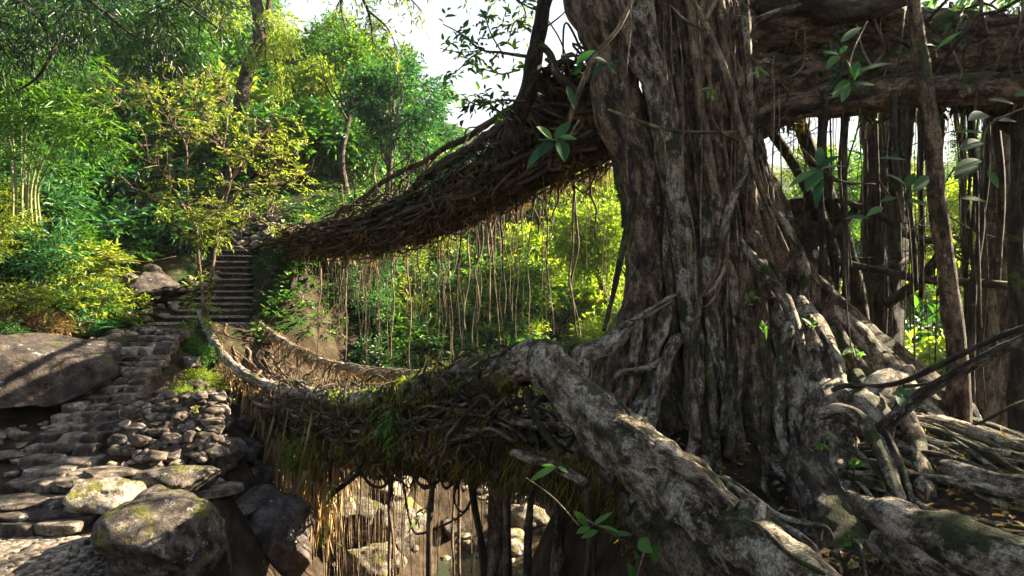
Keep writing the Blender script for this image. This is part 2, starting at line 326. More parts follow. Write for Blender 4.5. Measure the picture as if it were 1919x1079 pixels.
# ------------------------------------------------------------------ terrain
CP = [P(*q) for q in [
    # left bank path and landing
    (100, 1070, 8), (0, 1010, 8.4), (180, 1000, 9), (300, 915, 10.3), (300, 880, 11), (420, 905, 10.5), (60, 900, 10.2), (0, 870, 10.8),
    (120, 805, 12.2), (350, 775, 12.4), (230, 700, 13.1), (300, 640, 14.6), (350, 610, 16.5), (60, 740, 13.5), (0, 790, 12.0), (400, 600, 18.7), (460, 600, 19),
    (440, 470, 22), (490, 445, 23.5), (390, 470, 22.5), (500, 380, 25), (330, 590, 19), (270, 560, 19.5), (200, 590, 18), (120, 600, 17), (0, 640, 15),
    (50, 520, 17), (40, 400, 19.5), (0, 200, 24), (250, 300, 26), (500, 320, 28), (650, 330, 28), (300, 430, 23), (150, 480, 19.5), (600, 240, 36), (300, 120, 36), (0, 60, 32),
    # cliff below the bridge ends
    (560, 445, 19.6), (640, 440, 20.5), (540, 520, 18.8), (545, 600, 18.0), (520, 690, 17.0), (460, 700, 16.0), (420, 740, 14.8), (440, 800, 13.6), (640, 560, 20.2), (650, 680, 19.5),
    (470, 860, 12.5), (430, 940, 11.0), (520, 960, 13.0), (480, 1040, 11.6), (560, 1060, 12.8), (400, 1079, 9.6),
    (700, 480, 23.5), (700, 600, 22), (710, 700, 21),
    # far bank
    (760, 800, 20), (800, 690, 22.5), (870, 875, 19.0), (780, 870, 18.5), (750, 560, 24.5), (900, 470, 28), (1100, 400, 31), (1100, 620, 25), (1000, 690, 23), (950, 880, 19.5),
    (1020, 800, 21.5), (880, 330, 38), (760, 330, 36), (1060, 340, 38), (700, 330, 32),
    # stream
    (860, 1085, 16.5), (940, 1040, 17), (800, 1070, 15.8), (700, 1090, 14.5), (900, 1200, 12.5), (700, 1300, 11), (1000, 1000, 17.5), (1060, 960, 18.5),
    # behind the tree, right
    (1720, 720, 20), (1720, 520, 32), (1560, 620, 22), (1880, 700, 18), (1300, 700, 24), (1200, 560, 28), (1560, 420, 36), (1900, 430, 34), (1500, 820, 15), (1720, 800, 14), (1880, 800, 11.5)]]
CP += [np.array(q, float) for q in [
    (1.75, 2.6, -1.75), (3.2, 2.6, -1.55), (5, 3, -1.6), (1.5, 4.4, -1.9), (1.15, 5.5, -2.0), (1.0, 7.2, -1.9), (2.3, 4.6, -2.0), (2.2, 6.0, -2.1), (3.0, 5.2, -1.75), (3.6, 5.6, -1.4), (5, 6, -1.6), (4.0, 7.0, -1.25), (2.7, 8.4, -1.9), (5.5, 8.3, -2.0),
    (7.5, 5, -1.9), (7.5, 8.5, -2.4), (1.2, 9.2, -2.4), (2.8, 10.4, -2.8), (5, 10.8, -3.2), (.6, 8.3, -2.8), (.2, 7.0, -4.6), (.35, 5.2, -4.3), (.7, 3.6, -4.3), (1.0, 2.2, -3.2), (.2, 9.5, -5.2), (1.5, 11.5, -5.2), (3.5, 13, -5.6),
    (0, 0, -2.2), (1.5, 0, -1.8), (-2, 0, -3.5), (-1, 4, -6.2), (-2.2, 6.5, -7.0), (-3, 3, -6.5), (-3.9, 7.2, -4.6), (-5, 5, -4.3), (-8, 4, -3.8), (-9, 9, -2.8), (-12, 12, -1), (-14, 17, 2), (-20, 20, 7), (-18, 8, 2), (-26, 10, 6), (0, -6, -2.5), (8, -5, -2), (-10, -5, -4),
    (12, 5, -2.2), (14, 12, -3), (20, 20, -2), (24, 32, 3), (-30, 30, 14), (-22, 36, 14), (-10, 40, 13), (0, 45, 10), (12, 45, 7), (26, 45, 8), (-35, 45, 20), (30, 10, 0), (-35, 0, 8), (35, 30, 6)]]
CP = np.array(CP)
def _phi(a, b): return np.sqrt(((a[:, None, :] - b[None, :, :]) ** 2).sum(-1) + .04)
_A = _phi(CP[:, :2], CP[:, :2]); _n = len(CP)
_S = np.block([[_A - np.eye(_n) * .12, np.ones((_n, 1))], [np.ones((1, _n)), np.zeros((1, 1))]])
_W = np.linalg.solve(_S, np.concatenate([CP[:, 2], [0]]))
SP = [(55, 985, 8.9, 210), (50, 945, 9.3, 190), (70, 905, 9.9, 170), (95, 885, 10.3, 150), (100, 862, 10.7, 165), (110, 838, 11.2, 160), (125, 815, 11.7, 150), (140, 796, 12.2, 140), (150, 778, 12.7, 135), (170, 760, 13.2, 130), (190, 742, 13.7, 130), (205, 724, 14.2, 120), (222, 708, 14.6, 115), (235, 693, 15.0, 108), (248, 679, 15.4, 104), (258, 666, 15.8, 100), (268, 653, 16.2, 96), (278, 641, 16.6, 92), (290, 629, 17.1, 92), (302, 618, 17.6, 92)]
SP = [(a, b, Y if Y < 10.7 else 10.7 + (Y - 10.7) * .62, w_) for a, b, Y, w_ in SP]
UPS = [(k / 12, 606 - 138 * (k / 12) ** .95, 18.5 + 3.9 * k / 12) for k in range(13)]
def _st(l): return np.array([[*P(*q[:3]), q[3] / 2 / FP * q[2]] for q in l])
STAIRS = [_st(SP), _st([(np.interp(f, [0, .1, .25, 1], [373, 385, 414, 434]), y0, Y, np.interp(f, [0, .1, .25, 1], [200, 175, 110, 66])) for f, y0, Y in UPS])]
def H(x, y, detail=True):
    x = np.atleast_1d(np.asarray(x, float)).ravel(); y = np.atleast_1d(np.asarray(y, float)).ravel(); z = np.zeros(len(x))
    for k in range(0, len(x), 20000):
        q = np.stack([x[k:k+20000], y[k:k+20000]], -1); z[k:k+20000] = _phi(q, CP[:, :2]) @ _W[:-1] + _W[-1]
    d = np.maximum(np.maximum(np.abs(x) - 38, 0), np.maximum(np.maximum(y - 48, -8 - y), 0))
    far = 10 + 6 * vnoise(np.stack([x * .02, y * .02, x * 0], -1), 5)
    k = np.clip(d / 25, 0, 1); z = z * (1 - k) + far * k
    p = np.stack([x, y, x * 0], -1); dz = .22
    if detail: z = z + .22 * fbm(p * .55, 3, 4) * np.clip((np.hypot(x - 3, y - 6) - 2) / 8, .25, 1)
    for path in STAIRS:      # the ground lies under the stone steps
        b = (y > path[:, 1].min() - 1) & (y < path[:, 1].max() + 1) & (x > -14) & (x < -4)
        if not b.any(): continue
        yy = np.clip(y[b], path[:, 1].min(), path[:, 1].max()); pz = np.interp(yy, path[:, 1], path[:, 2]); px_ = np.interp(yy, path[:, 1], path[:, 0]); hw = np.interp(yy, path[:, 1], path[:, 3])
        k = np.clip((hw + .75 - np.abs(x[b] - px_)) / .5, 0, 1) * np.clip((path[:, 1].max() + .8 - y[b]) / .5, 0, 1); z[b] = z[b] * (1 - k) + np.minimum(z[b], pz - .2) * k
    return z
def grid_axis(lo, hi, d, far):
    a = np.arange(lo, hi, d); e = [];  s = d; q = hi
    while q < far: e.append(q); s *= 1.25; q += s
    f = []; s = d; q = lo - d
    while q > -far: f.append(q); s *= 1.25; q -= s
    return np.concatenate([f[::-1], a, e])
gx = grid_axis(-20, 22, .22, 230); gy = grid_axis(-3, 40, .22, 230)
X, Yg = np.meshgrid(gx, gy); Z = H(X, Yg)
mb = MB(); nx, ny = len(gx), len(gy)
i = np.arange(ny - 1)[:, None] * nx + np.arange(nx - 1)[None, :]
mb.add(np.stack([X.ravel(), Yg.ravel(), Z], -1), np.stack([i, i + 1, i + nx + 1, i + nx], -1).reshape(-1, 4))
tag(mb.build('ground', M['ground']), kind='structure')
def hz(x, y): return float(H([x], [y])[0])

# stream water
m, nt, N, ramp, mix, noise, out = mat('stream_water')
at = N('ShaderNodeNewGeometry').outputs['Position']
out(N('ShaderNodeBsdfPrincipled', {'Base Color': (.035, .04, .022, 1), 'Roughness': .08, 'Specular IOR Level': .5,
    'Normal': N('ShaderNodeBump', {'Strength': .25, 'Distance': .05, 'Height': noise(at, 5, 4)}).outputs[0]}).outputs[0])
WZ = P(860, 1050, 16.5)[2] + .02
gx2 = np.linspace(-6, 6, 40); gy2 = np.linspace(-2, 21, 60); X2, Y2 = np.meshgrid(gx2, gy2); mb = MB()
i = np.arange(59)[:, None] * 40 + np.arange(39)[None, :]
mb.add(np.stack([X2.ravel(), Y2.ravel(), X2.ravel() * 0 + WZ], -1), np.stack([i, i + 1, i + 41, i + 40], -1).reshape(-1, 4))
tag(mb.build('stream_water', m), kind='structure')

# distant hills
m, nt, N, ramp, mix, noise, out = mat('far_forest')
at = N('ShaderNodeNewGeometry').outputs['Position']
out(N('ShaderNodeBsdfPrincipled', {'Base Color': ramp(noise(at, .12, 8, .7), [(.35, (.02, .05, .03)), (.65, (.05, .11, .05))]), 'Roughness': .95,
    'Normal': N('ShaderNodeBump', {'Strength': 1, 'Distance': 4.0, 'Height': noise(at, .15, 8, .7)}).outputs[0]}).outputs[0])
mb = MB(); u = np.linspace(-210, 210, 140); v = np.linspace(0, 1, 40); U, Vv = np.meshgrid(u, v)
top = 34 + 13 * np.exp(-((u + 14) / 40) ** 2) + 6 * fbm(np.stack([u * .03, u * 0, u * 0], -1), 9, 4) - .0003 * u ** 2
hy = 130 + 80 * Vv; hzz = 0 + top[None, :] * np.sin(Vv * math.pi * .62)
hzz = hzz + 3 * fbm(np.stack([U.ravel() * .12, hy.ravel() * .12, U.ravel() * 0], -1), 4, 4).reshape(hzz.shape)
i = np.arange(39)[:, None] * 140 + np.arange(139)[None, :]
mb.add(np.stack([U.ravel(), hy.ravel(), hzz.ravel()], -1), np.stack([i, i + 1, i + 141, i + 140], -1).reshape(-1, 4))
tag(mb.build('hills', m), kind='structure')

# ------------------------------------------------------------------ helpers for pixel-traced tubes: (px, py, Y, width px)
def ptube(mb, lst, **k):
    p = PX(lst); r = np.array([q[3] / 2 / FP * q[2] for q in lst]); return tube(mb, p, r, **k)
def one(name, m, parent, lst, **k):
    mb = MB(); ptube(mb, lst, **k); return mb.build(name, m, parent)
def interp(path, t):
    path = np.asarray(path, float); s = np.concatenate([[0], np.cumsum(np.linalg.norm(np.diff(path, axis=0), axis=1))]); s /= s[-1]
    return np.stack([np.interp(t, s, path[:, k]) for k in range(path.shape[1])], -1)
def bigleaf(mb, p, d, n, L, W, tn, droop=.25):
    d = nrm(np.asarray(d, float)); s = nrm(np.cross(d, n)); n = np.cross(s, d)
    t = np.linspace(0, 1, 9); wv = W * .5 * np.sin(np.pi * t ** .85) ** .8; wv[0] = wv[-1] = .0015
    c = p + d * (t * L)[:, None] - np.array([0, 0, 1.0]) * (droop * L * t ** 2)[:, None]
    V = np.stack([c - s * wv[:, None] + n * (wv * .3)[:, None], c, c + s * wv[:, None] + n * (wv * .3)[:, None]], 1).reshape(-1, 3)
    i = np.arange(8)[:, None] * 3 + np.arange(2)[None, :]
    mb.add(V, np.stack([i, i + 1, i + 4, i + 3], -1).reshape(-1, 4), None, V, tn)

def strand_bundle(path, n, a, b, rad, r_, seg=(.25, .9), twist=1.2, amp=.12, step=.16, sides=5, bias=0):
    mb = MB(); path = np.asarray(path)
    for k in range(n):
        t0 = r_.uniform(-.1, .95); ln = r_.uniform(*seg); t = np.clip(np.linspace(t0, t0 + ln, 9), 0, 1); t = t[np.concatenate([[True], np.diff(t) > 1e-3])]
        if len(t) < 3: continue
        c = interp(path, t); g = nrm(np.gradient(c, axis=0)); s = nrm(np.cross(g, [0, 0, 1.0])); up = np.cross(s, g)
        ph = r_.uniform(0, 6.28) + r_.uniform(-twist, twist) * (t - t0) * 6; q = r_.uniform(.55, 1.08)
        c = c + s * (a * q * np.cos(ph))[:, None] + up * (b * q * np.sin(ph) + bias)[:, None] + r_.normal(size=c.shape) * amp
        tube(mb, c, r_.uniform(*rad) * np.linspace(1.1, .7, len(c)), sides=sides, step=step, lump=.15, lumpf=8)
    return mb
def netting(A, B, n, rad, r_, slant=.12, bow=.12, step=.1, sides=5, t0=0, t1=1, over=0.0):
    mb = MB()
    for k in range(n):
        t = r_.uniform(t0, t1); u = np.clip(t + r_.normal(0, slant), 0, 1); a = interp(A, np.array([t]))[0]; b = interp(B, np.array([u]))[0]; b = b + (b - a) * over * r_.random()
        m_ = (a + b) / 2; pts = [a + r_.normal(size=3) * .04, a * .7 + b * .3 + r_.normal(size=3) * bow, m_ + r_.normal(size=3) * bow, a * .25 + b * .75 + r_.normal(size=3) * bow, b + r_.normal(size=3) * .06]
        tube(mb, pts, r_.uniform(*rad) * np.array([1, .9, .8, .9, 1]), sides=sides, step=step, lump=.15, lumpf=8)
    return mb
def fringe(path, n, a, b, L, W, r_, tone=.4, below=False, up=.0, zoff=0, out=.35):
    t = r_.random(n); c = interp(path, t); g = nrm(interp(path, np.clip(t + .02, 0, 1)) - interp(path, np.clip(t - .02, 0, 1))); s = nrm(np.cross(g, [0, 0, 1.0])); u = np.cross(s, g)
    ph = r_.uniform(np.pi, 2 * np.pi, n) if below else r_.uniform(0, 2 * np.pi, n); q = r_.uniform(.8, 1.08, n)
    p = c + s * (a * q * np.cos(ph))[:, None] + u * (b * q * np.sin(ph) + zoff)[:, None]
    d = s * np.cos(ph)[:, None] * out + r_.normal(size=(n, 3)) * .28 + np.array([0, 0, -1.0 + up])
    mb = MB(); leaves(mb, p, d, r_.normal(size=(n, 3)), L * r_.uniform(.4, 1.5, n), W * r_.uniform(.6, 1.4, n), np.clip(r_.normal(tone, .25, n), 0, 1), droop=.1, fold=.1); return mb
def loops(path, n, a, b, rad, r_, jit=.10, zoff=0):      # roots wound crosswise round the bundle
    mb = MB()
    for k in range(n):
        t0 = r_.uniform(.02, .96); ph = np.linspace(0, r_.uniform(2, 5.5), 9) + r_.uniform(0, 6.28); t = np.clip(t0 + np.linspace(0, r_.normal(0, .07), 9), 0, 1); c = interp(path, t)
        g = nrm(interp(path, np.clip(t + .02, 0, 1)) - interp(path, np.clip(t - .02, 0, 1))); s_ = nrm(np.cross(g, [0, 0, 1.0])); u = np.cross(s_, g); q = r_.uniform(.95, 1.2)
        c = c + s_ * (a * q * np.cos(ph))[:, None] + u * (b * q * np.sin(ph) + zoff)[:, None] + r_.normal(size=c.shape) * jit; tube(mb, c, r_.uniform(*rad), sides=6, step=.1, lump=.2, lumpf=8)
    return mb
def dead(path, n, a, b, L, r_, tone=.25, lo=0, hi=1, zoff=0):      # clumps of dead leaves caught in the roots
    tc_ = r_.uniform(lo, hi, max(6, n // 22)); k = r_.integers(0, len(tc_), n); t = np.clip(tc_[k] + r_.normal(0, .012, n), 0, 1); ph = (r_.uniform(0, 6.28, len(tc_))[k] + r_.normal(0, .35, n)); c = interp(path, t)
    g = nrm(interp(path, np.clip(t + .02, 0, 1)) - interp(path, np.clip(t - .02, 0, 1))); s_ = nrm(np.cross(g, [0, 0, 1.0])); u = np.cross(s_, g); q = r_.uniform(.85, 1.25, n)
    mb = MB(); leaves(mb, c + s_ * (a * q * np.cos(ph))[:, None] + u * (b * q * np.sin(ph) + zoff)[:, None], r_.normal(size=(n, 3)) * .7 + [0, 0, -.8], r_.normal(size=(n, 3)), L * r_.uniform(.5, 1.4, n), L * .38 * r_.uniform(.6, 1.3, n), np.clip(r_.normal(tone, .2, n), 0, 1)); return mb
def clumps(path, n, m_, spread, L, r_, name, mt, par, lo=0, hi=1, tone=.4):      # ragged tufts of moss and rootlets, each with its own length
    t = r_.uniform(lo, hi, n); c = interp(path, t) + r_.normal(size=(n, 3)) * spread; sz = r_.uniform(.3, 1.5, n); k = np.repeat(np.arange(n), m_); N_ = n * m_
    mb = MB(); leaves(mb, c[k] + r_.normal(size=(N_, 3)) * (.07 * sz[k])[:, None], np.array([0, 0, -1.0]) + r_.normal(size=(N_, 3)) * .28, r_.normal(size=(N_, 3)), L * sz[k] * r_.uniform(.3, 1.2, N_), r_.uniform(.004, .011, N_), np.clip(r_.normal(tone, .2, n)[k] + r_.normal(size=N_) * .12, 0, 1), fold=.1); o = mb.build(name, mt, par); o['kind'] = 'stuff'

# ------------------------------------------------------------------ the great fig tree
FIG = thing('fig_tree', (2.75, 8.4, -1.7), 'giant fluted fig tree with sprawling roots at the right end of both bridges', 'tree')
r_ = np.random.default_rng(11)
# trunk: a fluted, buttressed surface in polar form
nz_, nt_ = 380, 540
zz = np.linspace(-2.6, 6.5, nz_); th = np.linspace(0, 2 * np.pi, nt_, endpoint=False)
cx = np.interp(zz, [-2.5, -1.5, 0, 1.5, 3.9, 6.5], [3.0, 2.95, 2.85, 2.68, 2.42, 2.3]); cy = np.interp(zz, [-2, 4, 6], [8.4, 8.6, 8.7])
r0 = np.interp(zz, [-2.5, -1.5, -.5, .8, 2, 3.9, 6.5], [1.05, .98, .86, .70, .66, .74, .9])
rr = np.repeat(r0[:, None], nt_, 1)
BUT = [(-12, .20, [(1.9, .0), (1.3, .25), (.57, .42), (-.14, .72), (-.86, 1.25), (-1.4, 1.75), (-2.6, 2.3)]),
       (-48, .22, [(1.2, 0), (.4, .28), (-.5, .75), (-1.2, 1.4), (-2.6, 2.1)]),
       (-30, .16, [(.9, 0), (0, .3), (-.8, .75), (-1.4, 1.2), (-2.6, 1.7)]),
       (-66, .12, [(1.0, 0), (.0, .3), (-1.0, .8), (-2.6, 1.6)]), (-82, .16, [(2.2, 0), (.6, .12), (-.5, .38), (-1.3, .8), (-2.6, 1.3)]),
       (-105, .18, [(2.6, 0), (1, .10), (-.4, .28), (-1.3, .62), (-2.6, 1.0)]),
       (-132, .18, [(1.5, 0), (.3, .14), (-.6, .38), (-1.3, .8), (-2.6, 1.2)]),
       (-160, .2, [(1.0, 0), (-.2, .2), (-1, .6), (-2.6, 1.3)]),
       (25, .25, [(1.5, 0), (.2, .35), (-.9, .9), (-2.6, 1.8)]), (65, .25, [(1.5, 0), (.2, .35), (-.9, .8), (-2.6, 1.6)]), (110, .25, [(1.5, 0), (.2, .3), (-.9, .8), (-2.6, 1.5)]), (155, .25, [(1.5, 0), (.2, .3), (-.9, .7), (-2.6, 1.3)])]
for a, wd, pr in BUT:
    pz = np.array([q[0] for q in pr])[::-1]; pa = np.array([q[1] for q in pr])[::-1]
    A = np.interp(zz, pz, pa); A[zz > pz.max()] = 0
    dth = (th[None, :] - R(a) - .12 * np.sin(zz * 1.7 + a)[:, None] + np.pi) % (2 * np.pi) - np.pi
    rr = np.maximum(rr, r0[:, None] * .9 + (A[:, None] + .06) * np.exp(-(np.abs(dth) / (wd * (1.0 + .0 * zz[:, None]))) ** 1.5))
cs = np.stack([np.cos(th)[None, :] * np.ones((nz_, 1)), np.sin(th)[None, :] * np.ones((nz_, 1)), zz[:, None] * np.ones((1, nt_))], -1)
fl = fbm(cs * np.array([3.2, 3.2, .35]), 21, 3); fl2 = fbm(cs * np.array([9, 9, 1.0]), 33, 3)
fade = np.interp(zz, [-2.5, 0, 3, 6], [1.3, 1, .6, .6])[:, None]
rr = rr + fade * (.10 * (1 - 2 * np.abs(fl)) + .035 * (1 - 2 * np.abs(fl2))) + .03 * fbm(cs * np.array([4, 4, 4.0]), 41, 3) + .018 * fbm(cs * np.array([14, 14, 5.0]), 51, 3)
TV = np.stack([cx[:, None] + rr * np.cos(th), cy[:, None] + rr * np.sin(th), np.repeat(zz[:, None], nt_, 1)], -1)
mb = MB(); i = np.arange(nz_ - 1)[:, None] * nt_; j = np.arange(nt_)[None, :]; j2 = (j + 1) % nt_
mb.add(TV.reshape(-1, 3), np.stack([i + j, i + j2, i + nt_ + j2, i + nt_ + j], -1).reshape(-1, 4), None, np.stack([TV[..., 0], TV[..., 1], TV[..., 2]], -1).reshape(-1, 3))
mb.build('trunk', M['fig'], FIG)
# fused stems on the trunk's left side
for lst, m in [
    ([(1100, -120, 8.5, 150), (1125, 0, 8.4, 120), (1150, 110, 8.2, 95), (1165, 220, 8.1, 90), (1205, 330, 8.0, 82), (1215, 450, 7.9, 72), (1207, 550, 7.8, 80), (1195, 660, 7.6, 95), (1180, 800, 7.4, 110)], 'fig'),
    ([(1170, -60, 8.0, 90), (1195, 60, 7.85, 70), (1236, 170, 7.75, 58), (1258, 320, 7.65, 54), (1280, 450, 7.55, 50), (1290, 570, 7.45, 44), (1302, 690, 7.35, 44), (1312, 830, 7.2, 50)], 'figpale'),
    ([(1120, 60, 8.3, 60), (1135, 180, 8.2, 55), (1170, 300, 8.15, 50), (1195, 420, 8.1, 60)], 'figdark'),
    ([(1332, 270, 8.1, 8), (1330, 330, 7.9, 18), (1320, 460, 7.65, 30), (1338, 600, 7.5, 40), (1345, 740, 7.3, 46), (1350, 860, 7.1, 50)], 'figpale'),
    ([(1254, 300, 8.1, 6), (1255, 380, 7.75, 14), (1250, 480, 7.6, 18), (1262, 600, 7.5, 20), (1258, 680, 7.4, 22)], 'fig'),
    ([(1398, 320, 8.3, 8), (1400, 420, 7.85, 26), (1395, 560, 7.5, 46), (1410, 700, 7.2, 52), (1420, 860, 6.9, 56)], 'fig'),
    ([(1428, 440, 8.2, 8), (1440, 520, 7.7, 28), (1470, 640, 7.2, 48), (1490, 760, 6.8, 52), (1500, 880, 6.3, 60)], 'figpale')]:
    one('trunk_stem', M[m], FIG, lst, sides=20, step=.08, lump=.16, lumpf=3.0)
def trunkpt(a, z, off=0.0):
    iz = np.clip(np.searchsorted(zz, z), 1, nz_ - 1); ia = (a % (2 * np.pi)) / (2 * np.pi) * nt_; i0 = np.floor(ia).astype(int) % nt_; r = rr[iz, i0] + off
    return np.stack([cx[iz] + r * np.cos(a), cy[iz] + r * np.sin(a), z], -1)
for k in range(46):      # roots clinging to the face of the trunk
    z0 = r_.uniform(.5, 4.2); z1 = max(-1.7, z0 - r_.uniform(1.5, 4.5)); n_ = 14; z = np.linspace(z0, z1, n_); a = R(r_.uniform(-165, -15)) + np.cumsum(r_.normal(0, .045, n_)); rt = r_.choice([.012, .02, .03, .05, .07], p=[.25, .3, .2, .15, .1])
    p = trunkpt(a, z, rt * .35); p[1:-1] = (p[:-2] + p[1:-1] * 2 + p[2:]) / 4
    mb = MB(); tube(mb, p, np.linspace(.7, 1.2, n_) * rt, sides=10, step=.05, wob=.03, wobf=2, lump=.2, lumpf=7); mb.build('clinging_root', M[['fig', 'figpale', 'twig', 'figpale', 'fig'][k % 5]], FIG)
# the big bridging root that climbs from the near ground to the bridge rail
E_ = [(925, 702, 7.7, 40), (975, 684, 7.2, 62), (1015, 675, 6.85, 80), (1060, 725, 6.2, 92), (1135, 800, 5.5, 108), (1215, 872, 4.8, 118), (1300, 945, 4.25, 120), (1395, 1015, 3.7, 124), (1490, 1090, 3.25, 126), (1620, 1180, 2.8, 126)]
E_ = [(a, b, c, d * .86) for a, b, c, d in E_]
one('buttress_root', M['bigroot'], FIG, E_, wob=.035, wobf=1.1, seed=4242, sides=80, step=.025, lump=.17, lumpf=4.5, ell=1.25, octv=7)
for k in range(22):      # slender roots grown onto its flank
    q = np.array(E_)[:, :4]; t0 = r_.uniform(.1, .75); t_ = np.linspace(t0, t0 + r_.uniform(.12, .3), 6); L_ = interp(q, np.clip(t_, 0, 1)); ph = r_.uniform(-.9, 1.1); hw = L_[:, 3] / 2; L_[:, 1] += hw * np.sin(ph + np.linspace(0, r_.normal(0, .8), 6)); L_[:, 2] -= hw / FP * L_[:, 2] * np.cos(ph) * .98; L_[:, 3] = r_.choice([7, 10, 16, 30])
    one('surface_root', M['figpale' if k % 3 else 'mossy'], FIG, [tuple(v) for v in L_], sides=10, step=.04, wob=.03, wobf=3, lump=.25, lumpf=6)
one('buttress_root', M['mossy'], FIG, [(1185, 900, 5.1, 70), (1240, 985, 4.65, 130), (1330, 1060, 4.2, 170), (1420, 1130, 3.8, 190)], sides=56, step=.03, lump=.27, lumpf=2.6, ell=1.5, octv=6)
for lst in [[(1590, 925, 4.8, 14), (1640, 958, 4.4, 48), (1700, 985, 4.0, 84), (1780, 1015, 3.7, 92), (1870, 1050, 3.4, 92), (1990, 1085, 3.1, 100)],
            [(1690, 868, 5.8, 12), (1735, 878, 5.5, 38), (1790, 890, 5.1, 54), (1860, 912, 4.8, 58), (1960, 925, 4.5, 64)],
            [(1530, 540, 8.0, 8), (1560, 600, 7.5, 22), (1610, 690, 6.9, 30), (1690, 770, 6.0, 34), (1720, 850, 5.4, 36), (1735, 930, 4.9, 34)],
            [(1430, 380, 8.3, 8), (1480, 470, 8.0, 22), (1560, 570, 7.6, 36), (1640, 665, 7.2, 44), (1700, 735, 6.8, 46), (1760, 800, 6.4, 44), (1800, 860, 6.0, 40)],
            [(1535, 775, 5.9, 22), (1575, 768, 5.75, 24), (1612, 782, 5.6, 24), (1640, 830, 5.3, 22), (1668, 890, 5.0, 20), (1690, 950, 4.7, 16)],
            [(1500, 860, 5.7, 70), (1540, 950, 5.2, 100), (1580, 1040, 4.7, 120), (1620, 1130, 4.2, 130)], [(1650, 1010, 4.2, 60), (1730, 1040, 3.9, 110), (1830, 1085, 3.6, 120), (1960, 1130, 3.3, 120)], [(1740, 930, 5.2, 60), (1820, 955, 4.9, 90), (1920, 970, 4.6, 100), (2000, 980, 4.4, 100)],
            [(1500, 560, 7.5, 20), (1530, 640, 7.0, 60), (1555, 760, 6.4, 90), (1565, 880, 5.8, 100), (1560, 1000, 5.2, 100)], [(1440, 520, 7.6, 16), (1470, 620, 7.2, 40), (1500, 740, 6.7, 60), (1515, 860, 6.2, 66), (1520, 960, 5.8, 60)], [(1600, 700, 6.6, 30), (1640, 790, 6.1, 60), (1680, 890, 5.5, 70), (1700, 990, 5.0, 70)]]:
    one('buttress_root', M['bigroot' if lst[0][3] < 65 and lst[0][2] > 4 else 'mossy'], FIG, lst, sides=36, step=.035, lump=.22, lumpf=4, octv=5)
